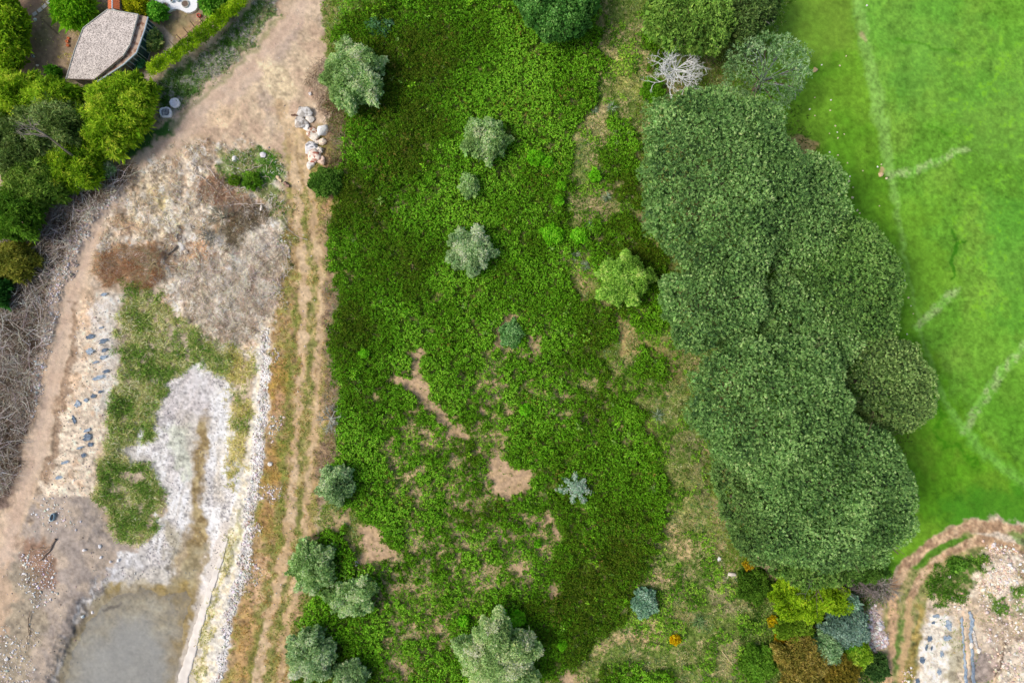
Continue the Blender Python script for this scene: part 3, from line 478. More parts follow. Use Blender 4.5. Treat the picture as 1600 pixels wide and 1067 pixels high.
    for j in range(limbs):
        t = 2*math.pi*(j+.4*rng.random())/max(limbs, 1); rad = RR(np.array([t]))[0]*(.55+.25*rng.random()); e = np.array([rad*math.cos(t), rad*math.sin(t), zm+H*.35])
        p0 = q; m1 = q*.55+e*.45+np.array([0, 0, -.06*Rm])+rng.normal(size=3)*.04*Rm
        segs.append((p0, m1, tr*.55, tr*.36, 8)); segs.append((m1, e, tr*.36, tr*.14, 8))
        for b in range(3): segs.append((m1*(1-.3*b)+e*.3*b, e+rng.normal(size=3)*.16*Rm, tr*.2, tr*.05, 7))
    V, F = seg_mesh(segs, 7); mesh('trunk', V, F, M_BARK, root, smooth=True)
    if bare > 0:
        segs = []
        nb = int(bare)
        for j in range(nb):
            t = rng.random()*6.283; rad = RR(np.array([t]))[0]*rng.random()**.5*.8; st = np.array([rad*math.cos(t)*.6, rad*math.sin(t)*.6, zm+H*.1])
            segs.append((q+np.array([0, 0, -.1]), st, tr*.25, .04, 3)); branching(st, nrm(np.array([math.cos(t), math.sin(t), .35])), Rm*.22, .035, 2, rng, up=.1, split=(2, 3), ang=.55, out=segs, segs=2)
        V, F = seg_mesh(segs, 3); mesh('bare_twigs', V, F, M_TWIG, root, cols=np.tile(srgb(barec), (len(F), 1))*(1+.15*rng.normal(size=(len(F), 1))))
    return root

# ---------------------------------------------------------------- cover nobody could count, spread by a map
def spots(M, dens, rng, box=(-100, -95, 1700, 1165), grid=False):
    """positions in photo units, dens per unit^2, thinned by map M"""
    x0, y0, x1, y1 = box; s = dens**-.5; g = np.meshgrid(np.arange(x0, x1, s), np.arange(y0, y1, s))
    u = g[0].ravel()+rng.uniform(-.5, .5, g[0].size)*s; v = g[1].ravel()+rng.uniform(-.5, .5, g[0].size)*s
    m = look(M, u, v); ok = rng.random(len(u)) < m; return u[ok], v[ok], m[ok]
def tint(cs, k): return [tuple(min(250, c*k) for c in q) for q in cs]
def cover(name, label, M, dens, k, L, W, cs, seed, h=0.0, hfun=None, spread=.6, up=1.0, tn=30, rad=.1, jit=.18, box=(-100, -95, 1700, 1165), material=None, bend=.2, Tadd=None, tr=.16, tg=2.2):
    rng = R(seed); u, v, m = spots(M, dens, rng, box); z = look(GZ, u, v)+h
    if hfun is not None: z = z+hfun(u, v, m)
    P = w3(u, v, z); N = nrm(np.stack([np.zeros(len(u)), np.zeros(len(u)), np.full(len(u), up)], 1)+rng.normal(size=(len(u), 3))*.25)
    T = .5+(fbm(u, v, tn, 4, seed)-.5)*tg+rng.normal(size=len(u))*tr
    if Tadd is not None: T = T+look(Tadd, u, v)
    V, F, cc = tufts(P, N, k, L, W, spread, rad, T, cs, rng, jit, bend)
    return tag(mesh(name, V, F, material or M_LEAF, cols=cc), label, kind='stuff')
# ---------------------------------------------------------------- ground sheet
P = w3(GU, GV, GZ).reshape(-1, 3); ny, nx = GU.shape
idx = np.arange(ny*nx, dtype=np.int32).reshape(ny, nx)
F = np.stack([idx[:-1, :-1], idx[1:, :-1], idx[1:, 1:], idx[:-1, 1:]], -1).reshape(-1, 4)
g = mesh('ground', P, F, M_LAND, pcols=COL.reshape(-1, 3), smooth=True); tag(g, kind='structure')

# ---------------------------------------------------------------- thicket
def thk_h(u, v, m): return 0.15+0.75*np.clip(m*1.4-.4, 0, 1)+.9*(fbm(u, v, 38, 4, 2)-.5)+.6*(fbm(u+.6*v, .35*(v-u), 26, 3, 5)-.5)+.3*(fbm(u, v, 11, 2, 5)-.5)
br = np.zeros(GU.shape, np.float32)
for pts, a in (([(560, 60), (700, 20), (820, 100), (760, 180), (640, 200), (560, 300), (530, 260), (545, 150)], -.16), ([(620, -20), (760, -20), (800, 90), (700, 160), (600, 130)], -.1), ([(530, 280), (620, 260), (700, 330), (600, 380), (520, 340)], -.12), ([(520, 620), (590, 640), (620, 780), (560, 790), (525, 740)], -.2), ([(600, 640), (700, 640), (720, 820), (620, 800)], .3), ([(560, 820), (760, 820), (820, 960), (700, 1067), (560, 1000)], .22), ([(720, 480), (900, 480), (900, 640), (740, 640)], .15),
               ([(480, 920), (560, 900), (680, 930), (650, 1010), (560, 1067), (470, 1000)], .4), ([(740, 780), (820, 780), (830, 830), (760, 850)], -.1), ([(850, 560), (1000, 580), (1010, 700), (860, 690)], .12), ([(760, 140), (900, 150), (900, 320), (760, 300)], .12),
               ([(880, 750), (1040, 720), (1000, 900), (880, 880)], -.06), ([(945, 180), (1000, 200), (1000, 330), (950, 320)], -.22), ([(960, 370), (1050, 400), (1040, 520), (980, 480)], -.3)):
    br += pm(pts, 30, 20, 10)*a
GREENS = [(84, 100, 24), (88, 124, 24), (98, 146, 28), (112, 162, 38), (140, 186, 58)]
cover('thicket', 'low dense bramble thicket of small dark green leaves', THK, .088, 12, .15, .11, GREENS, 11, hfun=lambda u, v, m: thk_h(u, v, m)+.10*(np.random.default_rng(3).random(len(u))-.5), spread=.66, tn=95, rad=.10, jit=.17, Tadd=br, tg=2.3, tr=.16)
cover('thicket_fill', 'lower leaves of the bramble thicket', THK, .045, 5, .34, .22, [(64, 94, 16), (84, 122, 20)], 12, hfun=lambda u, v, m: thk_h(u, v, m)-.28, spread=.7, rad=.2, tg=.8)

cover('thicket_shoots', 'brighter shoots standing out of the thicket', THK*np.clip(.3+3*N20, 0, 1), .006, 14, .3, .13, [(120, 170, 30), (146, 196, 50), (130, 150, 90)], 13, hfun=lambda u, v, m: thk_h(u, v, m)+.12, spread=.6, rad=.14)
cover('thicket_deadwood', 'brown dry leaves and bits caught in the thicket', THK*np.clip(4*fbm(GU, GV, 45, 3, 2)-1.9, 0, 1), .014, 6, .22, .09, [(110, 92, 40), (140, 118, 60), (120, 120, 50)], 14, hfun=lambda u, v, m: thk_h(u, v, m)+.08, spread=.9)
# ---------------------------------------------------------------- stone pines beside the golf grass
PINE = [(62, 88, 54), (90, 122, 68), (116, 148, 88), (144, 174, 110), (174, 202, 138)]
PK = dict(sp=.305, k=13, L=.23, W=.068, spread=.36, lobe=2.1, lobeh=.95, tonev=.26, pw=2.6, puff=.11, nzv=.4, tvar=.2, shrink=.965, material=M_NEEDLE, tilt=(.3, .3, 0), group='stone pines in the grove beside the golf grass', rag=.042, jit=.14)
plant('pine_tree', 'largest northern pine with dense domed crown overhanging the thicket', 'tree', [(1000, 200), (1020, 165), (1060, 142), (1110, 132), (1160, 150), (1210, 185), (1240, 230), (1260, 270), (1256, 340), (1228, 400), (1180, 445), (1120, 440), (1080, 432), (1040, 410), (1006, 350), (1008, 310), (999, 250)], 13.5, 8.0, PINE, 1, zb=5.5, **PK)
plant('pine_tree', 'smaller pine crown right of the northern pine, next to the scattered pale stones', 'tree', [(1225, 225), (1270, 245), (1303, 260), (1311, 310), (1310, 370), (1285, 420), (1240, 445), (1210, 430), (1205, 300)], 10.8, 7.0, PINE, 2, **PK)
plant('pine_tree', 'rounded pine crown bulging into the golf grass below the small pine', 'tree', [(1240, 400), (1290, 345), (1330, 340), (1365, 360), (1385, 400), (1397, 440), (1395, 480), (1392, 530), (1340, 550), (1270, 530), (1230, 480)], 11.2, 6.8, [(50, 76, 42), (78, 108, 54), (100, 134, 68), (124, 156, 86), (150, 178, 108)], 3, **PK)
plant('pine_tree', 'separate pine crown on the west edge, beside the lobed light green tree', 'tree', [(1032, 440), (1045, 425), (1070, 430), (1095, 408), (1130, 400), (1170, 415), (1195, 450), (1200, 490), (1178, 520), (1140, 522), (1112, 538), (1098, 556), (1070, 550), (1050, 520), (1034, 470)], 11.6, 7.0, PINE, 4, **PK)
plant('pine_tree', 'pine crown filling the middle of the grove between four neighbours', 'tree', [(1195, 440), (1250, 425), (1320, 470), (1345, 530), (1310, 580), (1240, 560), (1190, 520)], 10.4, 7.0, PINE, 5, **PK)
plant('pine_tree', 'large central pine with broad dome on the western side of the grove', 'tree', [(1072, 590), (1087, 565), (1112, 538), (1160, 522), (1210, 515), (1270, 530), (1310, 560), (1320, 610), (1315, 650), (1290, 720), (1240, 760), (1160, 750), (1098, 700), (1075, 640)], 13.5, 7.8, PINE, 6, zb=5.5, **PK)
plant('pine_tree', 'easternmost pine with bare brown twigs and a hollow on its inner side', 'tree', [(1308, 555), (1325, 520), (1370, 510), (1410, 525), (1440, 560), (1456, 610), (1450, 650), (1425, 674), (1390, 680), (1370, 668), (1345, 650), (1325, 630), (1312, 595)], 9.8, 6.4, [(62, 82, 50), (90, 114, 64), (114, 138, 80), (140, 162, 100), (166, 188, 124)], 7, bare=10, barec=(120, 106, 90), **PK)
plant('pine_tree', 'largest southern pine with wide dark crown reaching the golf grass', 'tree', [(1150, 740), (1200, 690), (1260, 670), (1310, 640), (1345, 655), (1385, 685), (1396, 702), (1417, 720), (1413, 760), (1418, 800), (1412, 835), (1392, 860), (1350, 876), (1300, 890), (1240, 888), (1190, 870), (1160, 820)], 13.5, 7.8, PINE, 8, zb=5.5, **PK)
plant('pine_tree', 'low pine crown on the south-west corner of the grove with grey gaps', 'tree', [(1112, 700), (1150, 690), (1200, 740), (1230, 820), (1240, 880), (1210, 892), (1170, 880), (1145, 830), (1130, 780), (1108, 730)], 9.5, 5.8, [(58, 80, 44), (90, 118, 64), (116, 144, 82), (142, 168, 102)], 9, bare=6, barec=(130, 126, 118), **PK)
plant('pine_tree', 'loose lighter tree crown at the bottom of the grove above the yellow-green shrub', 'tree', [(1200, 855), (1260, 850), (1330, 850), (1365, 870), (1340, 900), (1290, 912), (1230, 908), (1195, 890)], 7.5, 5.5, [(62, 88, 40), (92, 124, 56), (120, 150, 76), (146, 172, 100)], 10, bare=6, barec=(140, 140, 134), keep=.8, **{**PK, 'lobe': 1.0})
# trees at the top edge, between thicket and golf grass
plant('pine_tree', 'light green pine at the top edge above the dead white tree', 'tree', [(1012, 20), (1040, -30), (1120, -30), (1142, 10), (1140, 60), (1110, 78), (1070, 70), (1038, 66), (1012, 40)], 9, 6.5, [(70, 96, 38), (104, 136, 56), (132, 162, 74), (156, 184, 96)], 14, sp=.36, k=10, L=.3, W=.11, lobe=1.0, lobeh=.8, material=M_NEEDLE)
plant('evergreen_tree', 'darker evergreen touching the light pine at the top edge by the golf grass', 'tree', [(1130, -30), (1218, -30), (1212, 15), (1192, 40), (1150, 62), (1136, 30)], 8, 6, [(48, 66, 36), (76, 98, 50), (100, 124, 66), (130, 148, 96)], 15, sp=.34, k=10, L=.28, W=.12, lobe=.9, lobeh=.8, bare=6, barec=(140, 138, 136))
plant('sparse_tree', 'thin grey-green tree with pale twigs showing, right of the dead tree', 'tree', [(1130, 90), (1160, 60), (1200, 52), (1240, 70), (1268, 90), (1262, 120), (1240, 150), (1225, 175), (1190, 178), (1165, 150), (1140, 130)], 7.5, 5.0, [(84, 112, 70), (112, 142, 92), (138, 164, 120), (160, 180, 146)], 16, sp=.36, k=8, L=.28, W=.1, lobe=1.1, lobeh=.8, keep=.62, layers=2, fill=False, bare=26, barec=(158, 166, 168))
plant('oak_tree', 'dark green leafy tree cut by the top edge above the thicket', 'tree', [(815, -20), (870, -60), (930, -20), (932, 10), (915, 42), (890, 58), (862, 60), (835, 42), (812, 10)], 6.5, 4.2, [(46, 84, 36), (70, 114, 50), (92, 138, 64), (124, 164, 92)], 17, sp=.3, k=10, L=.26, W=.13, lobe=1.0, lobeh=.9)

# ---------------------------------------------------------------- grey-green willows and olives standing in the thicket
OL = [(104, 128, 74), (138, 164, 104), (168, 190, 138), (196, 214, 170)]
OB = [(104, 128, 84), (138, 160, 114), (170, 188, 148), (198, 212, 178)]
OK = dict(sp=.21, k=9, L=.21, W=.1, lobe=.8, lobeh=1.1, rag=.13, tonev=.7, group='grey-green trees in the thicket')
for lab, o, zt, zm, cs, sd in (
    ('big round grey-green tree beside the dirt track above the boulders', (553, 120, 44, 50), 5.2, 3.0, OL, 21), ('pale grey-green tree standing alone high in the thicket', (758, 218, 33, 31), 3.6, 2.2, OL, 22),
    ('smallest grey-green tree, between two larger ones in the upper thicket', (733, 290, 12, 17), 2.4, 1.6, OL, 23), ('blue-tinged round tree in the very middle of the dark thicket', (735, 391, 34, 34), 3.6, 2.2, OB, 24),
    ('lobed light green tree in front of the western pine', [(938, 440), (955, 405), (978, 398), (1000, 410), (1018, 425), (1012, 450), (990, 470), (960, 474), (940, 460)], 4.2, 2.6, [(100, 134, 52), (130, 166, 68), (158, 192, 92), (184, 212, 120)], 25), ('blue-green bush on the thicket edge beside the rutted track', (525, 757, 25, 29), 3.2, 1.9, OB, 26),
    ('loose pale bush at the end of the rutted track', (487, 885, 33, 38), 3.2, 2.0, OL, 27), ('kidney-shaped grey-green bush beside the bare earth patch', [(506, 932), (520, 918), (545, 915), (562, 902), (582, 912), (583, 935), (568, 955), (540, 958), (518, 950)], 3.0, 1.9, OL, 28),
    ('silvery round bush at the bottom next to the rutted track', (485, 1022, 36, 38), 3.6, 2.1, OB, 29), ('small bluish bush cut by the bottom edge', (548, 1056, 24, 22), 2.8, 1.8, OB, 30),
    ('largest pale tree at the bottom edge of the thicket', [(730, 990), (750, 970), (785, 963), (802, 985), (835, 1000), (838, 1030), (830, 1060), (800, 1090), (750, 1090), (728, 1060)], 5.6, 3.4, [(120, 142, 90), (156, 178, 122), (184, 204, 150), (208, 222, 178)], 31)):
    plant('olive_tree', lab, 'tree', o, zt, zm, cs, sd, **OK)
SH = dict(k=9, rag=.13, limbs=4, tonev=.5)
for nm, lab, o, zt, zm, cs, sd, kw in (
    ('shrub', 'dark blue-green bush at the top of the thicket, near a small clearing', (592, 42, 19, 14), 1.3, .7, [(60, 100, 60), (90, 130, 90), (120, 156, 124)], 41, dict(keep=.75)),
    ('shrub', 'rich green bush just below the boulders', (509, 284, 25, 20), 2.0, 1.1, [(58, 92, 30), (82, 118, 42), (114, 146, 62)], 42, {}),
    ('shrub', 'small bright teal bush on the thicket edge above a bare patch', (1007, 942, 18, 21), 1.8, 1.0, [(84, 120, 100), (126, 156, 138), (176, 198, 184)], 43, {}),
    ('shrub', 'soft grey-green bush beside bare earth in the middle of the thicket', (799, 522, 16, 20), 1.6, .8, [(84, 126, 66), (112, 150, 92), (138, 170, 118)], 44, dict(keep=.8)),
    ('shrub', 'bright green bush at the foot of the dead white tree', (1020, 140, 16, 16), 2.0, 1.1, [(70, 112, 20), (94, 140, 28), (124, 168, 46)], 45, {}),
    ('shrub', 'largest lime green bush, three-lobed, right of the middle tree', [(848, 360), (856, 350), (868, 358), (880, 366), (872, 376), (856, 377)], 1.7, 1.1, None, 46, {}), ('shrub', 'lime green bush just right of the largest lime bush', (905, 369, 11, 10), 1.6, 1.0, None, 47, {}),
    ('shrub', 'lime green bush right of the pale upper tree', (838, 246, 11, 10), 1.6, 1.0, None, 48, {}), ('shrub', 'lime green bush touching its larger twin in the upper thicket', (855, 253, 7, 6), 1.5, 1.0, None, 49, {}),
    ('shrub', 'little lime bush at the thicket edge left of the northern pine', (930, 274, 7, 8), 1.4, .9, None, 50, {}), ('shrub', 'tiny lime bush above a pink bare spot', (877, 291, 6, 6), 1.3, .9, None, 51, {}), ('shrub', 'tiny lime bush below a pink bare spot', (873, 313, 6, 6), 1.3, .9, None, 52, {}),
    ('shrub', 'single lime green plant in the dark left part of the thicket', (569, 552, 6, 5), 1.3, .9, None, 53, {}), ('shrub', 'round lime plant right of the central bare strip', (821, 641, 7, 8), 1.4, .9, None, 54, {}),
    ('shrub', 'lime green bush just above the largest pale tree', (808, 966, 11, 9), 1.5, .9, None, 55, {}), ('shrub', 'small lime bush left of its twin above the pale tree', (785, 962, 7, 7), 1.4, .9, None, 56, {}),
    ('shrub', 'lime plant in the lower thicket right of the pale tree', (879, 1008, 6, 6), 1.3, .9, None, 57, {}), ('shrub', 'lime plant left of the largest pale tree', (724, 970, 7, 7), 1.3, .9, None, 58, {}), ('shrub', 'lime plant on the bare patch low in the thicket', (840, 850, 4, 4), .7, .4, None, 59, {}),
    ('shrub', 'dark green mound left of the lobed yellow-green shrub', (1178, 916, 25, 25), 1.5, .7, [(52, 82, 20), (74, 106, 30), (96, 130, 42)], 60, {}),
    ('shrub', 'big lobed yellow-green shrub below the pine grove', [(1200, 915), (1230, 900), (1265, 895), (1300, 908), (1322, 925), (1318, 950), (1290, 958), (1262, 965), (1230, 962), (1208, 940)], 3.6, 2.2, [(84, 112, 16), (114, 142, 24), (142, 170, 34), (168, 190, 50)], 61, dict(lobe=.6, lobeh=1.0)),
    ('shrub', 'blue-green shrub next to the pile of pale rubble', [(1288, 965), (1320, 955), (1350, 962), (1354, 990), (1345, 1002), (1310, 996), (1290, 985)], 3.2, 2.0, [(66, 92, 84), (98, 122, 114), (126, 148, 140), (150, 168, 162)], 62, dict(lobe=.7)),
    ('shrub', 'small silvery shrub above the blue-green one', (1330, 944, 11, 12), 3.0, 2.0, [(110, 140, 124), (148, 176, 160), (180, 200, 190)], 63, {}),
    ('shrub', 'pale mint shrub between brown and blue-green shrubs', [(1272, 1000), (1290, 985), (1308, 1000), (1310, 1030), (1295, 1040), (1280, 1020)], 2.6, 1.6, [(98, 132, 90), (136, 162, 122), (170, 190, 156)], 64, {}),
    ('shrub', 'large orange-brown shrub at the bottom edge', [(1218, 1010), (1245, 992), (1275, 1005), (1290, 1040), (1285, 1085), (1235, 1085), (1222, 1050)], 3.0, 1.9, [(86, 84, 34), (122, 112, 50), (152, 134, 68), (172, 152, 90)], 65, dict(lobe=.5)),
    ('shrub', 'smaller brown shrub right of the large orange-brown one', [(1290, 1040), (1310, 1020), (1332, 1030), (1338, 1060), (1320, 1085), (1292, 1085)], 2.6, 1.6, [(88, 82, 26), (122, 108, 40), (150, 128, 56)], 66, dict(lobe=.5)),
    ('shrub', 'yellow-green bush right of the brown shrub', (1342, 1022, 17, 20), 2.5, 1.6, [(96, 130, 24), (132, 160, 44), (170, 186, 80)], 67, {}), ('shrub', 'deep green spreading conifer bush beside the lower dirt track', (1370, 1043, 16, 19), 1.8, .9, [(44, 74, 36), (66, 96, 48), (90, 118, 62)], 68, {}),
    ('shrub', 'green bush in the dry scrub near the bottom edge', (1185, 1037, 25, 28), 1.8, 1.0, [(66, 102, 26), (92, 130, 38), (116, 156, 54)], 69, {}), ('shrub', 'olive shrub wedged below the lobed yellow-green shrub', (1240, 982, 28, 17), 2.4, 1.5, [(72, 100, 20), (104, 132, 34), (132, 158, 52)], 70, {}),
    ('shrub', 'dark green shrub in the shade under the southern pine', (1352, 890, 34, 18), 3.0, 2.0, [(50, 80, 30), (72, 104, 40), (96, 130, 54)], 71, {}), ('shrub', 'green bush between silver shrub and yellow-green bush', (1330, 1008, 16, 10), 2.0, 1.3, [(58, 108, 24), (82, 136, 36), (110, 164, 50)], 72, {}),
    ('shrub', 'small shrub with orange yellow blossom on dry scrub', (1055, 999, 7, 6), .9, .5, [(150, 130, 10), (204, 160, 10), (226, 184, 30)], 73, {}), ('shrub', 'yellow flowering twig bush left of the lobed shrub', (1208, 970, 7, 7), .9, .5, [(140, 130, 20), (200, 170, 20)], 74, {}), ('shrub', 'orange-flowered bush left of the orange-brown shrub', (1218, 997, 7, 7), .9, .5, [(140, 120, 20), (196, 156, 20)], 75, {}),
    ('shrub', 'flowering bush under the south-west pine edge', (1170, 882, 7, 7), .8, .5, [(120, 120, 30), (190, 150, 30)], 76, {}),
    ('shrub', 'green bush on the rough bank above the torn liner', (1496, 882, 13, 9), .8, .4, [(66, 104, 32), (92, 132, 46), (118, 160, 66)], 77, dict(keep=.8)),
    ('shrub', 'spiky bright green bush in the debris yard', (394, 283, 13, 12), 1.0, .5, [(74, 112, 28), (100, 138, 40), (134, 164, 60)], 81, {}), ('shrub', 'olive green bush left of the spiky one in the yard', (366, 282, 7, 7), .7, .4, [(90, 120, 30), (112, 140, 40)], 82, {}),
    ):
    cs = cs or [(88, 142, 20), (112, 172, 30), (140, 198, 56)]; r = 12 if not isinstance(o, tuple) else o[2]
    kk = dict(SH); kk.update(dict(sp=.2 if r > 9 else .15, L=.19 if r > 9 else .14, W=.1, lobe=.55 if r > 9 else .35, lobeh=.5 if r > 9 else .2)); kk.update(kw)
    plant(nm, lab, 'shrub', o, zt, zm, cs, sd, **kk)

# ---------------------------------------------------------------- garden shrubs and the yellow-green growth at the top left
YG = [(70, 100, 18), (106, 138, 24), (144, 170, 36), (184, 200, 66)]
GM = [(66, 86, 40), (92, 112, 54), (118, 136, 76), (146, 158, 104)]
YK = dict(sp=.27, k=11, L=.42, W=.09, puff=.18, lobe=.8, lobeh=1.1, rag=.14, tonev=.6, spread=.6, group='yellow-green trees behind the hedge and track', bend=.3)
for lab, o, zt, zm, cs, sd in (
    ('yellow-green tree nearest the two white bags', (204, 154, 36, 34), 4.4, 2.8, YG, 101), ('yellow-green tree pressed against the house corner', (172, 156, 30, 28), 4.6, 3.0, YG, 102), ('yellow-green tree in the centre of the clump beside the leaning bare trunk', (170, 195, 45, 40), 4.6, 3.0, YG, 103),
    ('yellow-green tree left of the house wall', (88, 154, 36, 24), 5, 3.4, YG, 104), ('yellow-green tree at the left edge below the garden', (25, 150, 44, 34), 5, 3.4, YG, 105), ('grey-green tree over the middle of the clump with pale twigs', (80, 195, 48, 38), 5.6, 4.0, GM, 106),
    ('dark green tree at the left edge of the clump', (18, 225, 45, 45), 5.2, 3.6, GM, 107), ('yellow-green tree overhanging the dead brush at the track', (118, 258, 40, 34), 3.8, 2.4, YG, 108), ('mid green tree above the grey dead brush', (55, 285, 42, 38), 4.2, 2.8, [(58, 86, 26), (84, 112, 38), (112, 138, 54), (142, 160, 76)], 109),
    ('bright green tree at the left edge above the olive bush', (22, 335, 36, 36), 4.6, 3.2, [(56, 88, 22), (80, 116, 30), (108, 144, 44)], 110), ('golden olive bush at the left edge among dead brush', (24, 408, 30, 26), 2.6, 1.6, [(96, 100, 36), (124, 124, 48), (150, 146, 66)], 111), ('dark green bush at the left edge below the golden one', (-6, 450, 16, 28), 2.4, 1.5, [(34, 74, 30), (50, 96, 36)], 112)):
    kw = dict(YK)
    if sd in (106, 107): kw.update(bare=8, barec=(150, 146, 140), keep=.92)
    plant('broadleaf_tree', lab, 'tree', o, zt, zm, cs, sd, **kw)
for nm, lab, o, zt, zm, cs, sd, kw in (
    ('garden_shrub', 'tall yellow-green shrub at the left edge of the garden', (6, 52, 32, 62), 4, 2.6, YG, 120, dict(sp=.28, L=.36, W=.15)), ('garden_shrub', 'bushy palm-like shrub at the top edge beside the house roof', (114, 12, 28, 26), 3.6, 2.2, [(70, 118, 12), (108, 156, 24), (146, 186, 48)], 121, dict(sp=.26, L=.5, W=.1)),
    ('garden_shrub', 'golden yellow shrub at the top edge next to the tiled roof', (212, 8, 17, 14), 2.2, 1.3, [(110, 116, 10), (156, 156, 20), (190, 184, 40)], 122, {}), ('garden_shrub', 'round green shrub between yellow shrub and white terrace', (244, 18, 12, 11), 2.0, 1.2, [(64, 120, 30), (94, 152, 44), (124, 176, 60)], 123, {}),
    ('garden_shrub', 'broad-leaved green plant right of the white terrace', (336, 6, 18, 14), 2.4, 1.4, [(70, 120, 30), (110, 156, 50), (170, 190, 90)], 124, dict(L=.4, W=.16)), ('garden_shrub', 'small green grass-like shrub in the bare garden below the house', (84, 113, 10, 8), .9, .5, [(60, 108, 22), (90, 144, 36)], 125, {}),
    ('garden_shrub', 'spotted green cactus clump inside the curved path', (237, 62, 13, 17), 1.2, .6, [(78, 104, 60), (120, 144, 84), (176, 184, 110), (206, 206, 120)], 126, {}), ('garden_shrub', 'bluish fern tucked against the glazed veranda', (214, 95, 9, 7), 1.0, .6, [(60, 112, 80), (90, 144, 104)], 127, {}),
    ('XX', 'long clipped yellow-green hedge between garden and dirt track', [(234, 116), (244, 98), (280, 72), (318, 46), (352, 14), (378, -30), (410, -30), (398, 8), (366, 44), (320, 78), (278, 108), (250, 126)], 2.3, 1.9, [(62, 92, 8), (94, 128, 14), (132, 160, 22), (158, 180, 40)], 128, dict(sp=.19, L=.18, W=.11, lobe=.6, lobeh=.25, pw=5))):
    if nm == 'XX': continue
    kk = dict(sp=.2, k=10, L=.24, W=.12, lobe=.5, lobeh=.5, limbs=4); kk.update(kw)
    plant(nm, lab, 'hedge' if nm == 'hedge' else 'shrub', o, zt, zm, cs, sd, **kk)
def hedge():
    rng = R(128); M = sm([(240, 108, 10), (262, 92, 11), (300, 66, 11), (338, 36, 11), (372, 2, 12), (396, -40, 13)], 2.0, 1.5, 3); b = w3(310, 60, 0); b[2] = zat(310, 60)
    root = thing('hedge', b, 'long clipped yellow-green hedge running diagonally between garden and dirt track', 'hedge'); parts = []
    for dz, dn in ((2.1, .13), (1.8, .10), (1.3, .08), (.7, .06)):
        u, v, m = spots(np.clip(M*1.2, 0, 1), dn, rng, (225, -50, 420, 125)); z = dz+.25*(fbm(u, v, 9, 3, 2)-.5)*2+zat(310, 60); P = w3(u, v, z)-b; N = nrm(np.stack([0*u, 0*u, 1+0*u], 1)+rng.normal(size=(len(u), 3))*.3)
        parts.append(tufts(P, N, 9, .2, .11, .7, .1, .5+(fbm(u, v, 14, 3, 4)-.5)*2, [(70, 100, 10), (100, 132, 14), (138, 164, 24), (164, 184, 44)], rng))
    V, F, cc = joinq(parts); mesh('foliage', V, F, M_LEAF, root, cols=cc); sg = []
    for k in range(14): p = w3(244+k*10.5, 106-k*10, zat(310, 60)-.1)-b; sg.append((p, p+np.array([.1, .1, 1.8]), .06, .03, 0))
    for k in range(13): sg.append((sg[k][0]+np.array([0, 0, .5]), sg[k+1][0]+np.array([0, 0, .5]), .03, .03, 0))
    V, F = seg_mesh(sg, 5); mesh('stems', V, F, M_BARK, root)
hedge()
# bush at the track's edge
plant('shrub', 'grey-green bush between the yellow-green trees and the dead brush', 'shrub', (166, 264, 13, 11), 1.6, .9, OB, 130, sp=.18, k=8, L=.18, W=.09, lobe=.4, lobeh=.4)

# ---------------------------------------------------------------- dead white tree
def bare_tree(u, v, zt, r, label, col, seed, n0=9, name='dead_tree', deep=3):
    rng = R(seed); g0 = zat(u, v); b = w3(u, v, g0+zt*.5); b[2] = g0; root = thing(name, b, label, 'tree'); segs = []; tr = []
    tr.append((np.array([0, 0, -.1]), np.array([.05, .05, zt*.35]), .17, .13, 9))
    for j in range(n0):
        t = 6.283*(j+rng.random()*.6)/n0; el = .35+.5*rng.random(); branching((.05, .05, zt*(.3+.08*rng.random())), (math.cos(t), math.sin(t), el), r*(.44 if deep > 3 else .5), .075 if deep > 3 else .065, deep, rng, up=.18, split=(2, 4) if deep < 4 else (2, 3), ang=.55, out=segs, short=.66, thin=.64)
    V, F = seg_mesh(tr, 8); cc = np.tile(srgb(col), (len(F), 1)); mesh('trunk', V, F, M_TWIG, root, cols=cc*.9)
    V, F = seg_mesh(segs, 4); cc = np.tile(srgb(col), (len(F), 1))*(1+.12*rng.normal(size=(len(F), 1))); mesh('branches', V, F, M_TWIG, root, cols=np.clip(cc, 0, .9)); return root
bare_tree(1057, 104, 8.0, 3.6, 'dead leafless tree with whitish branches between the pines', (246, 250, 255), 201, 24, deep=4)
bare_tree(1318, 888, 4.0, 1.0, 'small dead silver snag under the southern pine', (200, 204, 210), 202, 7)
bare_tree(1302, 1025, 3.4, 1.1, 'grey dead snag between mint shrub and brown shrub', (188, 190, 196), 203, 7)
bare_tree(516, 655, 1.1, 1.7, 'pale grey uprooted bush lying beside the rutted track', (186, 188, 178), 204, 8, 'dead_bush')
bare_tree(345, 340, .9, 1.6, 'grey-green dead branches fanned out over the dark hollow', (150, 148, 128), 205, 8, 'dead_bush')
bare_tree(326, 372, .8, 1.3, 'grey dead bush left of the dark hollow in the yard', (158, 156, 146), 206, 8, 'dead_bush')
bare_tree(235, 412, .8, 2.2, 'broad fan of dead yellowish branches on the orange-brown brush', (178, 164, 128), 207, 9, 'dead_bush')
bare_tree(1340, 908, 1.4, 2.4, 'purplish grey leafless brush between the southern pine and the dirt track', (150, 138, 136), 208, 11, 'dead_bush')
bare_tree(1375, 915, .9, 2.2, 'low grey leafless brush touching the lower dirt track', (164, 158, 148), 209, 10, 'dead_bush')
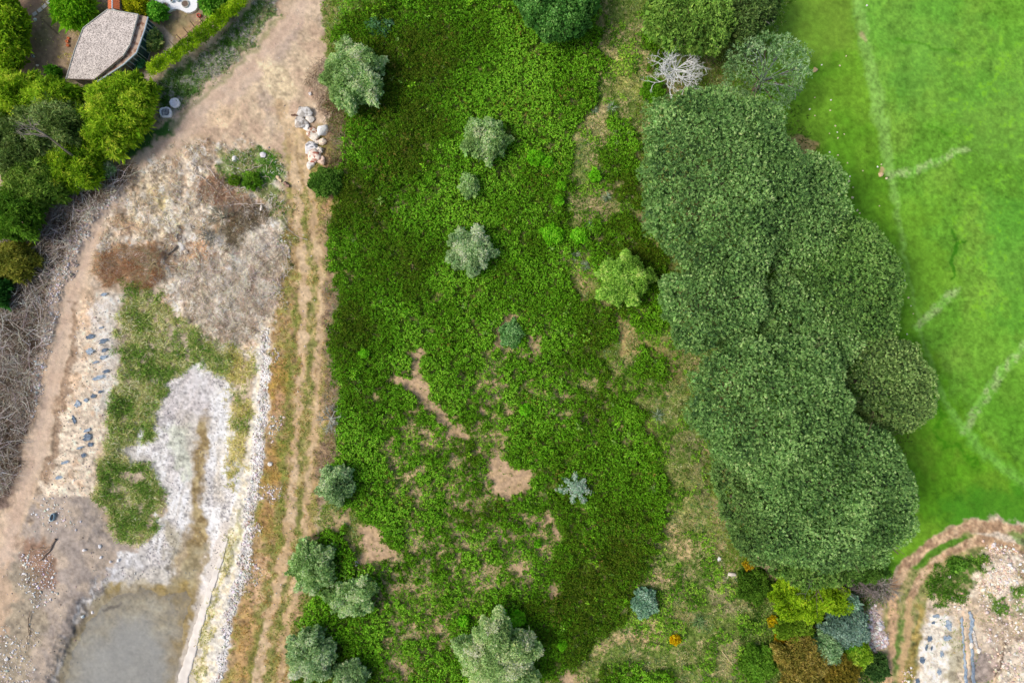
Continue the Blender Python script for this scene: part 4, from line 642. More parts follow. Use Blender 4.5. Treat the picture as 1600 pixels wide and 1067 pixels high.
# silver shrub with drooping arms
def spiky(u, v, r, label, cs, seed, n=60, w=.07, z0=.15, el=(.1, 1.2), name='agave', cat='plant', group=None, arms=False):
    rng = R(seed); g0 = zat(u, v); b = w3(u, v, g0); root = thing(name, b, label, cat, group); RW = r*S
    t = rng.random(n)*6.283; e = el[0]+(el[1]-el[0])*rng.random(n)**1.3
    D = np.stack([np.cos(t)*np.cos(e), np.sin(t)*np.cos(e), np.sin(e)], 1); B = np.tile([0, 0, z0], (n, 1))+D*.05
    L = RW*(.75+.4*rng.random(n)); mid = B+D*L[:, None]*.5+np.array([0, 0, .05]); V1, F1 = leafq(B, D, L, w, rng, .25)
    V, F, cc = V1, F1, mixc(cs, rng.random(n), .12, rng)
    mesh('leaves', V, F, M_LEAF, root, cols=cc)
    V, F = tubes([[0, 0, -.1]], [[0, 0, z0+.05]], np.array([.1]), np.array([.07]), 7); mesh('stem', V, F, M_BARK, root); return root
AG = [(120, 146, 112), (156, 178, 146), (190, 206, 176)]
for lab, u, v, r, sd in (('spiky blue-grey rosette in the grassy gap at the upper right of the thicket', 955, 170, 13, 1), ('smaller faint rosette left of the blue-grey rosette', 928, 172, 9, 2), ('largest green rosette in the dry scrub near the bottom', 1090, 969, 17, 3),
                         ('pale rosette on bare soil left of the central pine', 1026, 649, 14, 4), ('grey rosette above a bare pink patch left of the lobed tree', 899, 400, 10, 5), ('wide pale rosette below the grey one beside bare soil', 913, 416, 13, 6),
                         ('dull rosette in the clearing left of the northern pine', 948, 308, 11, 7), ('low round pale rosette below the clearing', 921, 353, 10, 8)):
    spiky(u, v, r, lab, AG if sd != 3 else [(96, 136, 76), (128, 164, 100), (160, 190, 130)], 300+sd, n=70, group='spiky rosette plants')
def silver(u, v, label, seed):
    rng = R(seed); g0 = zat(u, v); b = w3(u, v, g0+.9); b[2] = g0; root = thing('silver_shrub', b, label, 'shrub'); parts = []
    for a_, l_ in ((-.3, 1.7), (.35, 1.0), (.9, 1.3), (1.7, 1.5), (2.5, 1.6), (3.3, 2.0), (4.3, 1.6), (5.2, 1.9)):
        m = 46; s_ = rng.random(m)*l_; P = np.stack([np.cos(a_)*s_+.13*rng.normal(size=m), np.sin(a_)*s_+.13*rng.normal(size=m), 1.6-s_*.35+.1*rng.normal(size=m)], 1)
        parts.append(tufts(P, nrm(np.tile([math.cos(a_), math.sin(a_), .5], (m, 1))), 8, .24, .07, .6, .08, rng.random(m), [(120, 150, 134), (166, 188, 174), (206, 216, 206)], rng))
    V, F, cc = joinq(parts); mesh('crown', V, F, M_LEAF, root, cols=cc); V, F = tubes([[0, 0, -.1]], [[0, 0, 1.6]], np.array([.09]), np.array([.05]), 7); mesh('trunk', V, F, M_BARK, root)
silver(901, 762, 'silvery blue drooping shrub standing on the lower thicket', 310)

# ---------------------------------------------------------------- ground cover
reedh = lambda u, v, m: .05+.3*(fbm(u, v, 20, 3, 3)-.3)
RC = [(88, 120, 46), (112, 144, 60), (138, 156, 80), (180, 172, 118), (212, 198, 158)]
cover('reeds', 'green and straw coloured reed grass on the basin floor', REED, .16, 7, .6, .07, RC, 401, hfun=reedh, spread=.78, tn=26, jit=.2, bend=.35, tr=.34)
cover('reeds', 'yellowing reed strip along the eastern foot of the basin', REED2, .10, 6, .55, .07, [(104, 132, 54), (146, 148, 72), (180, 166, 100), (200, 182, 130)], 402, hfun=reedh, spread=.75, tn=26, jit=.16, bend=.35)
opn = mid*(1-THK)*(1-strip)
cover('weeds', 'low thin weeds in the gaps of the thicket', np.clip(opn*(1-.93*BRM), 0, 1), .075, 8, .2, .09, [(82, 116, 28), (104, 142, 36), (128, 152, 64), (156, 162, 104), (126, 146, 104)], 403, tr=.32, spread=.8, tn=16, hfun=lambda u, v, m: .05)
cover('weeds', 'dry grass and green herbs between thicket and pine grove', strip*(1-THK)*np.clip(.75+2*N20, .15, 1), .11, 8, .24, .075, [(70, 104, 30), (96, 130, 44), (128, 146, 76), (170, 164, 110), (104, 128, 84)], 404, tr=.32, spread=.8, tn=24, hfun=lambda u, v, m: .05)
cover('clover', 'mat of fine weeds creeping over bare soil in the thicket', np.clip(THIN*mid*(1-.6*THK)*sst(.1, -.05, N20+.6*N8), 0, 1), .085, 9, .18, .08, [(90, 128, 34), (112, 152, 44), (142, 164, 70), (170, 170, 110)], 405, tr=.32, spread=.8, tn=12, hfun=lambda u, v, m: .1)
drym = np.clip(pm([(505, 200), (525, 330), (515, 480), (520, 700), (495, 830), (450, 1067), (440, 1130), (345, 1130), (375, 900), (400, 780), (418, 640), (425, 520), (440, 420), (450, 330), (470, 250)], 5, 4, 6)*(1-.85*sm(r1, 3, 2, 4))*(1-.85*sm(r2, 3, 2, 4)), 0, 1)
cover('dry_grass', 'dry orange and green grass beside the wheel ruts', drym*np.clip(.6+2.5*N20, 0, 1), .09, 7, .26, .06, [(92, 120, 36), (132, 142, 66), (176, 152, 96), (190, 166, 122), (168, 128, 74)], 406, tr=.32, spread=.85, tn=22)
cover('verge_weeds', 'mixed green weeds and lilac dry stalks along the track under the hedge', verge*np.clip(.7+2.5*N20, 0, 1), .1, 8, .3, .07, [(64, 104, 34), (92, 128, 50), (140, 148, 112), (176, 172, 168)], 407, tr=.32, spread=.8, tn=22, hfun=lambda u, v, m: .1)
yg = pm([(345, 245), (380, 235), (415, 230), (438, 250), (446, 330), (430, 340), (420, 310), (395, 295), (375, 290), (345, 285)], 5, 5, 6)
cover('weeds', 'green weeds in the upper right of the debris yard', yg*np.clip(.6+3*N20, 0, 1), .1, 8, .28, .08, [(58, 110, 22), (84, 138, 32), (130, 150, 80)], 408, tr=.32, spread=.75, tn=16)
cover('dry_stalks', 'tangled dry stalks and grey grass over the debris yard', yard*np.clip(.6+2*N20, .1, 1)*(1-fan), .09, 5, .42, .05, [(140, 118, 94), (182, 162, 134), (216, 202, 176), (236, 224, 200)], 409, tr=.32, spread=.95, tn=26, material=M_TWIG)
wk = pm([(1390, 1067), (1385, 960), (1440, 880), (1500, 860), (1600, 860), (1640, 900), (1640, 1130), (1380, 1130)], 5, 4, 6)
cover('weeds', 'sparse weeds in the sandy works at the lower right', wk*np.clip(.1+2.5*N20, 0, 1), .05, 6, .2, .07, [(84, 124, 46), (140, 148, 84), (176, 158, 110)], 410, tr=.32, spread=.85, tn=14)
cover('weeds', 'yellowish weeds on the shelf beside the pale rubble', sm([(360, 835, 5), (348, 900, 7), (330, 960, 7), (318, 1010, 6), (308, 1080, 7)], 3, 2, 7), .1, 6, .22, .07, [(132, 138, 60), (170, 160, 84), (196, 180, 120)], 411, tr=.32, spread=.8, tn=14)
cover('undergrowth', 'dark green undergrowth and twigs below the pine grove and shrubs', pm([(1150, 880), (1230, 900), (1330, 890), (1385, 890), (1385, 940), (1350, 960), (1350, 1010), (1385, 1040), (1380, 1140), (1170, 1140), (1150, 1000), (1180, 950)], 6, 5, 8), .09, 8, .3, .1, [(50, 80, 24), (78, 108, 36), (110, 134, 58), (140, 150, 96)], 412, spread=.8, tn=22, hfun=lambda u, v, m: .2)
cover('undergrowth', 'shaded herbs on the ground under the pines', pm([(1010, 180), (1140, 90), (1260, 180), (1310, 300), (1380, 420), (1430, 600), (1400, 820), (1300, 900), (1150, 850), (1100, 700), (1075, 560), (1040, 440)], 6, 5, 6), .03, 7, .3, .1, [(52, 78, 26), (74, 100, 36), (110, 120, 60)], 413, spread=.8, tn=22)
cover('clump_grass', 'fresh green grass clearing at the top left of the thicket', pm([(530, 20), (560, -80), (650, -80), (640, 10), (610, 60), (560, 80), (525, 60)], 5, 5, 8)*(1-.7*THK), .09, 8, .22, .08, [(90, 140, 24), (116, 168, 36), (140, 186, 60)], 414, spread=.75, tn=20, hfun=lambda u, v, m: .25)

# dead brush: thousands of crossing twigs
def twigs(name, label, M, dens, L, r, cs, seed, h=(.1, .7), flat=.25, box=(-100, -95, 1700, 1165), dirv=None):
    rng = R(seed); u, v, m = spots(M, dens, rng, box); n = len(u); z = look(GZ, u, v)+h[0]+(h[1]-h[0])*rng.random(n); P = w3(u, v, z)
    t = rng.random(n)*6.283
    if dirv is not None: t = dirv+rng.normal(size=n)*.6
    D = nrm(np.stack([np.cos(t), np.sin(t), rng.normal(size=n)*flat], 1)); LL = L*(.4+rng.random(n)**2*1.3); A = []; B = []; ra = []; rb = []; p = P-D*LL[:, None]*.5
    for s_ in range(3):
        q = p+D*(LL/3)[:, None]; A.append(p); B.append(q); ra.append(np.full(n, r*(1-.25*s_))); rb.append(np.full(n, r*(1-.25*(s_+1)))); D = nrm(D+rng.normal(size=(n, 3))*np.array([.35, .35, .12])); p = q
    V, F = tubes(np.concatenate(A), np.concatenate(B), np.concatenate(ra)*np.tile(.6+.8*rng.random(n), 3), np.concatenate(rb), 3)
    c = mixc(cs, np.clip(.5+(fbm(u, v, 18, 3, seed)-.5)*1.8+rng.normal(size=n)*.25, 0, 1), .12, rng); cc = np.repeat(np.tile(c, (3, 1)), 3, 0)
    return tag(mesh(name, V, F, M_TWIG, cols=cc), label, kind='stuff')
BRU = pm([(200, 255), (212, 272), (180, 300), (150, 325), (118, 350), (92, 400), (74, 440), (72, 500), (52, 560), (42, 640), (22, 710), (8, 760), (-70, 800), (-70, 350), (20, 370), (60, 330), (100, 300), (150, 270)], 6, 6, 7)
GB = [(86, 74, 60), (124, 108, 90), (156, 142, 124), (186, 176, 160), (214, 208, 196)]
twigs('dead_brush', 'tangle of grey leafless brushwood along the left side of the dirt track', BRU, .16, 1.7, .026, GB, 501, h=(.05, 1.0), flat=.3)
cover('brush_litter', 'brown dry litter under the grey brushwood', BRU, .06, 6, .3, .06, [(96, 80, 66), (130, 108, 88), (156, 134, 110)], 511, spread=.9)
BP = pm([(486, 95), (505, 100), (520, 140), (538, 175), (540, 225), (537, 262), (515, 270), (508, 230), (512, 190), (488, 150), (478, 130)], 5, 4, 5)
twigs('dead_brush', 'brown brushwood heaped between the boulders and the thicket', BP, .16, 1.1, .022, [(90, 66, 54), (132, 104, 84), (160, 134, 112), (190, 170, 150)], 502, h=(.05, .6))
twigs('dead_brush', 'orange-brown dead brush on the left of the debris yard', pm([(148, 402), (190, 385), (240, 382), (262, 400), (255, 435), (220, 450), (170, 438), (146, 420)], 5, 5, 6), .2, 1.3, .02, [(136, 88, 56), (172, 124, 86), (188, 150, 112), (196, 176, 146)], 503, h=(.05, .6), dirv=.25)
twigs('dead_brush', 'brown twigs under the fallen branches in the debris yard', pm([(300, 285), (350, 280), (385, 300), (395, 330), (350, 330), (310, 315)], 6, 5, 6), .16, 1.0, .018, [(130, 92, 70), (164, 132, 108), (190, 168, 146)], 504, h=(.05, .4))
twigs('dead_brush', 'pale grey branch litter in the middle of the debris yard', pm([(270, 430), (330, 400), (385, 385), (440, 360), (448, 430), (420, 490), (395, 520), (370, 545), (345, 530), (300, 490)], 8, 6, 7), .10, 1.4, .026, [(170, 154, 134), (204, 190, 170), (228, 218, 204), (240, 232, 220)], 505, h=(.02, .35))
twigs('dead_brush', 'dry stems between the rutted track and the thicket edge', pm([(505, 440), (522, 430), (524, 560), (530, 640), (522, 720), (505, 780), (495, 760), (505, 640), (508, 520)], 5, 4, 6), .10, 1.0, .018, [(112, 92, 82), (150, 130, 118), (180, 166, 152)], 506, h=(.02, .4))
twigs('dead_brush', 'dark dead stalks in the hollow of the debris yard', pm([(352, 330), (395, 322), (425, 332), (418, 348), (385, 362), (372, 388), (350, 392), (345, 360)], 4, 4, 5), .14, 1.1, .02, [(84, 76, 58), (120, 110, 86), (150, 140, 112)], 507, h=(.02, .5))
twigs('dead_brush', 'grey brushwood under the southern pine and beside the rubble pile', pm([(1300, 890), (1340, 880), (1390, 905), (1390, 940), (1350, 935), (1310, 915)], 5, 4, 6), .14, 1.1, .022, [(110, 98, 96), (150, 140, 138), (180, 172, 168)], 508, h=(.2, 1.2))

# stones
ico_v = []
_p = (1+5**.5)/2
for a, b in ((1, _p), (-1, _p), (1, -_p), (-1, -_p)): ico_v += [(0, a, b), (a, b, 0), (b, 0, a)]
ico_v = nrm(np.array(ico_v, float))
def _hull(P):
    from itertools import combinations
    F = []
    for i, j, k in combinations(range(len(P)), 3):
        n = np.cross(P[j]-P[i], P[k]-P[i]); d = (P-P[i])@n
        if np.all(d < 1e-6): F.append((i, j, k))
        elif np.all(d > -1e-6): F.append((i, k, j))
    return np.array(F, np.int32)
ico_f = _hull(ico_v)
def stones(name, label, M, dens, size, cs, seed, box=(-100, -95, 1700, 1165), big=1.0, dz=.02):
    rng = R(seed); u, v, m = spots(M, dens, rng, box); n = len(u); z = look(GZ, u, v)+dz; P = w3(u, v, z); s = size*(.5+rng.random(n)**3*1.8*big)
    V = ico_v[None]*(1+.25*rng.normal(size=(n, 12, 1)))*s[:, None, None]*(np.array([1, .8, .6])*(1+.2*rng.normal(size=(n, 1, 3))))
    t = rng.random(n)*6.283; c_, s_ = np.cos(t)[:, None], np.sin(t)[:, None]; x = V[..., 0]*c_-V[..., 1]*s_; y = V[..., 0]*s_+V[..., 1]*c_; V = np.stack([x, y, V[..., 2]], -1)+P[:, None]
    F = (ico_f[None]+(np.arange(n)*12)[:, None, None]).reshape(-1, 3); c = mixc(cs, rng.random(n), .1, rng); cc = np.repeat(c, len(ico_f), 0)
    return tag(mesh(name, V.reshape(-1, 3), F.astype(np.int32), M_STONE, cols=cc), label, kind='stuff')
WS = [(170, 156, 144), (206, 196, 186), (230, 224, 218), (240, 238, 234)]
stones('rubble', 'band of broken white stones along the eastern bank of the basin', sm([(416, 520, 4), (415, 570, 6), (410, 640, 7), (404, 700, 8), (396, 770, 8), (386, 840, 8), (376, 905, 8), (362, 960, 6), (350, 1010, 6), (338, 1080, 7)], 2.5, 2, 4), .22, .085, WS, 601)
stones('rubble', 'loose pale stones on the left edge of the dirt track', sm([(176, 305, 9), (140, 335, 12), (110, 385, 14), (92, 435, 13), (78, 490, 11), (62, 560, 8), (52, 640, 5)], 4, 4, 6), .2, .085, WS, 602)
stones('rubble', 'white stones spilled on the dark mud near the pond', np.maximum(pm([(28, 870), (70, 860), (85, 900), (80, 940), (50, 950), (30, 915)], 5, 5, 7), np.maximum(.6*pm([(60, 780), (110, 790), (120, 830), (60, 830)], 6, 6, 8), .7*pm([(0, 980), (50, 990), (60, 1090), (-20, 1090)], 10, 8, 8))), .085, .08, [(206, 196, 190), (236, 232, 230), (246, 244, 244)], 603)
stones('rubble', 'white stones on the orange grass west of the wheel ruts', np.maximum.reduce([pm(p, 3, 4, 5) for p in ([(420, 540), (438, 545), (440, 565), (425, 565)], [(420, 645), (440, 650), (438, 685), (422, 688)], [(410, 760), (440, 768), (430, 790), (410, 782)], [(385, 815), (412, 818), (405, 835), (388, 832)], [(385, 880), (400, 870), (405, 915), (380, 920)], [(420, 432), (445, 430), (440, 458), (425, 460)], [(430, 365), (450, 372), (452, 400), (436, 396)])]), .16, .085, WS, 604)
stones('rubble', 'heap of pale rubble between the blue-green shrub and the lower track', pm([(1355, 935), (1366, 938), (1372, 960), (1386, 985), (1382, 1010), (1368, 1018), (1350, 1006), (1348, 975)], 3, 3, 5), .3, .11, [(176, 156, 148), (212, 200, 196), (236, 232, 232)], 605)
stones('rubble', 'white stones around the sandy works at the lower right', np.maximum.reduce([pm([(1540, 848), (1580, 850), (1586, 862), (1570, 870), (1550, 866)], 3, 3, 4), pm([(1530, 890), (1575, 878), (1592, 900), (1575, 930), (1535, 925)], 4, 5, 6), pm([(1488, 930), (1505, 922), (1510, 945), (1495, 955)], 3, 3, 4), .5*pm([(1410, 1045), (1425, 1040), (1428, 1067), (1410, 1067)], 3, 3, 4), .35*pm([(1530, 860), (1640, 860), (1640, 1090), (1560, 1090), (1530, 960)], 5, 5, 8)]), .16, .10, [(204, 178, 156), (230, 214, 200), (244, 238, 232)], 606)
stones('gravel', 'small pebbles scattered over the debris yard and pale bank', np.clip(.5*yard+.8*bank_w+.5*mud*sst(.0, .1, N20)+.35*sm(r1, 10, 4, 6), 0, 1), .05, .045, [(150, 136, 124), (204, 192, 180), (232, 226, 220)], 607)
stones('gravel', 'dark crumbs of dried mud on the white basin floor', salt*(1-POND)*np.clip(.2+5*N20, 0, 1), .09, .032, [(88, 88, 94), (120, 118, 124), (150, 148, 150)], 608)
stones('gravel', 'small pebbles along the dirt track and its verges', np.clip(track*.35+fan*.35+.5*sm([(440, 22, 6), (400, 78, 6), (345, 130, 6), (290, 178, 6)], 4, 4, 5), 0, 1), .03, .03, [(166, 148, 134), (210, 196, 180), (236, 228, 218)], 609)

# single rocks: an irregular boulder with flat faces
def rock(u, v, rx, ry, col, label, seed, h=.6, name='boulder', cat='boulder', group=None, stain=None):
    rng = R(seed); import bmesh
    bm = bmesh.new(); bmesh.ops.create_icosphere(bm, subdivisions=3, radius=1.0); V = np.array([q.co[:] for q in bm.verts]); F = np.array([[q.index for q in f.verts] for f in bm.faces], np.int32); bm.free()
    for j in range(11):
        n = nrm(rng.normal(size=3)); d = .5+.28*rng.random(); k = V@n; V = V-np.clip(k-d, 0, None)[:, None]*n
    V = V*(1+.10*(vnoise(V[:, 0]*2.2+seed, V[:, 1]*2.2+V[:, 2]*1.7, 3)[:, None]-.5)*2+.05*(vnoise(V[:, 0]*6+seed, V[:, 1]*6+V[:, 2]*5, 4)[:, None]-.5)*2)
    V = V/np.abs(V).max(0)*np.array([rx*S, ry*S, h*S*(rx+ry)/2]); V[:, 2] += V[:, 2].max()*.55
    t = rng.uniform(-.35, .35); V = np.stack([V[:, 0]*math.cos(t)-V[:, 1]*math.sin(t), V[:, 0]*math.sin(t)+V[:, 1]*math.cos(t), V[:, 2]], 1)
    cen = V[F].mean(1); c = np.tile(srgb(col), (len(F), 1))*(1+.08*rng.normal(size=(len(F), 1)))
    if stain is not None:
        k = sst(.5, .66, vnoise(cen[:, 0]*5+seed, cen[:, 1]*5, 2))[:, None]; c = c*(1-k)+srgb(stain)*k
    g0 = zat(u, v); o = mesh(name, V, F, M_STONE, cols=np.clip(c, 0, .88), loc=w3(u, v, g0+.0)); return tag(o, label, cat, group)
GR = 'boulders in a row beside the track'
for i, (u, v, rx, ry, c, st, lab) in enumerate((
    (476, 177, 12, 8, (206, 204, 200), (160, 156, 150), 'flat grey slab boulder at the top of the boulder row'), (473, 193, 9, 9.5, (222, 216, 208), (170, 160, 150), 'round grey boulder directly below the flat slab'), (485, 187, 6, 5.5, (236, 226, 214), None, 'small white boulder right of the round grey one'),
    (480, 201, 5, 6, (236, 230, 224), None, 'slanting white stone between the grey and rust-spotted boulders'), (490, 211, 9.5, 9, (238, 226, 210), (176, 130, 106), 'round white boulder with rust spots in the middle of the row'), (504, 205, 8, 9, (244, 240, 232), None, 'lumpy pure white boulder right of the rust-spotted one'),
    (506, 223, 6.5, 5.5, (238, 218, 196), None, 'cream oval boulder in the right column of the row'), (487, 231, 10.5, 9, (222, 222, 222), (128, 128, 132), 'grey boulder with black pits'), (499, 236, 8, 6, (230, 220, 206), (150, 130, 116), 'pale speckled boulder touching the pitted grey one'),
    (490, 246, 11, 8.5, (240, 224, 208), (182, 118, 100), 'broad white boulder with reddish stain'), (502, 251, 7, 5.5, (232, 204, 184), None, 'pinkish boulder at the lower right end of the row'), (486, 258, 5.5, 6.5, (240, 232, 222), None, 'small white boulder at the bottom of the row by the green bush'), (496, 222, 3.5, 3.5, (232, 218, 204), None, 'small cream stone wedged between rust-spotted and oval boulders'))):
    rock(u, v, rx*1.22, ry*1.22, c, lab, 700+i, h=.62, group=GR, stain=st)
for i, (u, v, rx, ry, c, lab) in enumerate((
    (367, 248, 4, 5.5, (244, 236, 234), 'white stone on the left of the yard weeds'), (412, 243, 5.5, 5, (226, 222, 226), 'lilac white stone on the right of the yard weeds'), (409, 324, 3.5, 6, (238, 230, 222), 'white stone at the end of the fallen branches'), (291, 394, 4.5, 4.5, (212, 198, 178), 'round tan stone on the dark patch of the yard'),
    (157, 853, 2.6, 3.8, (246, 244, 246), 'upright white stone highest on the smooth mud'), (132, 859, 3.6, 2.2, (246, 244, 246), 'flat white stone leftmost of five on the smooth mud'), (158, 870, 3, 2.4, (244, 244, 246), 'white stone in the middle of the five on the mud'), (185, 875, 2.4, 3.2, (244, 244, 246), 'white stone rightmost of the five on the mud'), (173, 877, 2, 2.6, (230, 228, 230), 'small dull stone second from right on the mud'),
    (130, 962, 3, 3, (216, 226, 226), 'pale bluish stone on the mud left of the pond'), (145, 956, 2.4, 2.4, (236, 232, 230), 'small white stone at the pond corner'), (423, 324+400, 4.5, 3.4, (240, 234, 226), 'white stone alone on the orange grass by the ruts'), (557, 880, 3.2, 4.8, (214, 210, 216), 'grey white stone at the edge of the bare earth patch'), (1123, 872, 3.4, 4.6, (240, 238, 236), 'white stone at the south-west foot of the pines'),
    (1142, 896, 9, 3.2, (232, 220, 208), 'long pale slab lying on the dry scrub path'), (1273, 111, 4.2, 5, (218, 190, 146), 'largest tan stone on the grass by the thin grey tree'), (1376, 273, 4, 3.4, (220, 190, 150), 'tan stone at the end of the pale stripe on the grass'), (12, 1029+0, 4, 3, (240, 236, 232), 'white stone at the bottom left corner'), (1483, 900, 2.4, 3, (232, 206, 200), 'pinkish stone in the green bush of the works'),
    (1528, 1015, 4, 5, (240, 232, 222), 'white block at the foot of the concrete channel'), (1516, 1042-35, 3, 6, (236, 226, 214), 'long white stone leaning beside the channel'), (59, 103, 2.8, 1.9, (246, 236, 216), 'small cream stone on the garden soil'), (55, 32, 3.2, 3, (228, 234, 222), 'pale stone beside the stepping stones'), (485, 147, 3.5, 3.5, (214, 208, 204), 'grey white stone beneath the brown brushwood'))):
    rock(u, v, rx, ry, c, lab, 740+i, h=.7, name='stone', cat='stone')
for i, (u, v, r) in enumerate(((1284, 102, 1.5), (1312, 103, 1.5), (1322, 88, 1.4), (1298, 157, 1.6), (1297, 173, 1.4), (1273, 153, 1.2), (1265, 171, 1.8), (1273, 181, 1.3), (1305, 197, 1.7), (1308, 207, 1.4), (1296, 209, 1.3), (1309, 216, 1.4), (1296, 238, 1.6), (1309, 243, 1.6), (1324, 255, 1.5), (1371, 261, 1.8), (1377, 257, 1.4), (1385, 279, 2.0), (1354, 9, 1.8), (1319, 210, 1.2), (1348, 267, 1.3), (1328, 276, 1.6), (1333, 293, 1.3), (1332, 309, 2.2), (1320, 325, 2.6), (1339, 329, 2), (1343, 333, 1.4), (1314, 273, 2.6), (1326, 284, 2.2), (1374, 322, 1.2), (1413, 438, 1.5), (1415, 448, 1.4), (1419, 465, 1.7), (1423, 478, 1.2), (1427, 490, 1.2), (1391, 401, 1.5), (1417, 522, 1.2))):
    rock(u, v, r, r*.9, (226, 214, 176) if i % 3 else (238, 236, 226), ('small pale stone on the grass right of the thin grey-green tree' if v < 130 else 'small pale stone on the grass above the brown worn patch' if v < 220 and u < 1320 else 'small pale stone near the tan stone at the end of the pale stripe' if u > 1360 and v < 300 else 'small pale stone in the loose row right of the small pine' if v < 345 else 'small white stone along the mowing line right of the bulging pine'), 800+i, name='small_stone', cat='stone', group='small stones on the golf grass')

# ---------------------------------------------------------------- logs and fallen branches
def branch(pts, r0, r1, col, label, seed, name='fallen_branch', cat='branch', side=3, hh=.18):
    rng = R(seed); pts = np.array(pts, float); zs = look(GZ, pts[:, 0], pts[:, 1])+hh; P = w3(pts[:, 0], pts[:, 1], zs); b = P[0].copy(); b[2] -= hh; segs = []
    Q = []
    for i in range(len(P)-1):
        for k in range(4): Q.append(P[i]*(1-k/4)+P[i+1]*k/4)
    Q.append(P[-1]); Q = np.array(Q)-b; Q[1:-1] += rng.normal(size=(len(Q)-2, 3))*np.array([.05, .05, .03]); n = len(Q)-1
    for i in range(n): segs.append((Q[i], Q[i+1], r0+(r1-r0)*i/n, r0+(r1-r0)*(i+1)/n, 0))
    for k in range(side):
        i = rng.integers(n//3, n); d = nrm(Q[i+1 if i < n else i]-Q[i-1]); d = nrm(d+rng.normal(size=3)*np.array([.8, .8, .1])); branching(Q[i], d, .9*(.5+rng.random()), (r0+r1)*.33, 1, rng, up=.0, split=(1, 3), ang=.5, out=segs, segs=2)
    V, F = seg_mesh(segs, 6); c = np.tile(srgb(col), (len(F), 1))*(1+.1*rng.normal(size=(len(F), 1))); return tag(mesh(name, V, F, M_TWIG, cols=np.clip(c, 0, .9), loc=b), label, cat)
for i, (pts, r0, r1, c, s, lab) in enumerate((
    ([(298, 255), (306, 262), (304, 270), (322, 282), (340, 300)], .09, .04, (206, 194, 182), 2, 'thick pale branch with a hooked end in the upper yard'), ([(322, 258), (336, 276), (352, 292), (370, 315), (398, 334)], .07, .03, (194, 180, 170), 4, 'longest fallen branch running diagonally across the yard'),
    ([(412, 319), (385, 318), (360, 320), (332, 323)], .06, .03, (206, 194, 184), 2, 'straight pale branch crossing the long diagonal one'), ([(384, 293), (366, 294), (352, 300)], .05, .03, (206, 200, 192), 3, 'short forked branch beside the spiky green bush'), ([(410, 258), (395, 263), (380, 268), (372, 262)], .05, .03, (188, 176, 166), 2, 'thin branch lying on the green weeds of the yard'),
    ([(313, 360), (330, 367), (345, 378)], .06, .03, (204, 196, 186), 2, 'pale branch below the dark hollow'), ([(432, 276), (440, 283)], .19, .17, (216, 192, 160), 0, 'short thick cut log with pale end on the yard weeds'), ([(444, 285), (452, 291)], .2, .2, (150, 122, 108), 0, 'short brown log next to the pale cut log'),
    ([(276, 384), (261, 398)], .15, .13, (138, 128, 114), 0, 'dark log on the grey patch of the yard'), ([(87, 842), (78, 858), (62, 876)], .14, .08, (150, 132, 118), 1, 'grey driftwood log on the brown mud'), ([(78, 855), (55, 858), (40, 861)], .06, .04, (170, 146, 122), 1, 'thin branch meeting the driftwood log'),
    ([(47, 955), (43, 975), (45, 990), (41, 1015)], .06, .03, (134, 118, 102), 2, 'thin crooked branch on the mud near the bottom left'), ([(150, 283), (140, 292), (133, 305), (118, 315)], .09, .04, (196, 140, 108), 2, 'reddish peeled branch at the edge of the grey brushwood'), ([(112, 318), (96, 328), (88, 334)], .06, .03, (160, 130, 110), 1, 'thin brown branch beyond the reddish peeled one'),
    ([(96, 358), (84, 374), (76, 390)], .07, .03, (190, 182, 174), 2, 'pale branch leaning on the upper grey brushwood'), ([(10, 480), (30, 470), (50, 485), (62, 480)], .06, .03, (204, 200, 196), 3, 'bleached branch on the middle of the grey brushwood'), ([(24, 672), (25, 655), (38, 645)], .07, .03, (196, 194, 188), 3, 'forked bleached branch low on the brushwood'),
    ([(505, 180), (512, 190), (522, 172)], .05, .03, (196, 176, 154), 1, 'bent pale stick on the brown brushwood by the boulders'), ([(1000+128, 1067-50), (1155, 1050), (1158, 1065)], .05, .03, (216, 196, 150), 1, 'bleached stick in the dry scrub at the bottom edge'), ([(455, 180), (466, 181)], .09, .09, (112, 84, 70), 0, 'short dark timber left of the grey slab boulder'))):
    branch(pts, r0, r1, c, lab, 900+i, side=s, name='log' if 'log' in lab or 'timber' in lab else 'fallen_branch', cat='log' if 'log' in lab or 'timber' in lab else 'branch')
# leaning bare trunk among the yellow-green trees
A = w3(75, 214, 8.2); B = w3(148, 270, .2+zat(148, 270)); d0 = B.copy(); n = 10; Q = [B+(A-B)*k/n+R(5).normal(size=3)*.0 for k in range(n+1)]
segs = [(Q[k]-d0+np.array([0.04*math.sin(k), .04*math.cos(k*1.3), 0]), Q[k+1]-d0+np.array([0.04*math.sin(k+1), .04*math.cos((k+1)*1.3), 0]), .17-.009*k, .161-.009*k, 0) for k in range(n)]
rt = thing('bare_trunk', d0, 'tall leaning grey tree trunk without leaves on its lower length', 'tree'); V, F = seg_mesh(segs, 8); mesh('trunk', V, F, M_TWIG, rt, cols=np.tile(srgb((150, 138, 124)), (len(F), 1)))
sg = []
for k in range(5): branching(Q[n]-d0, nrm(np.array([-.5+.4*math.cos(k*1.3), .4*math.sin(k*1.3)+.3, .5])), 1.4, .07, 2, R(60+k), out=sg, segs=2)
V, F = seg_mesh(sg, 4); mesh('branches', V, F, M_TWIG, rt, cols=np.tile(srgb((158, 150, 138)), (len(F), 1)))

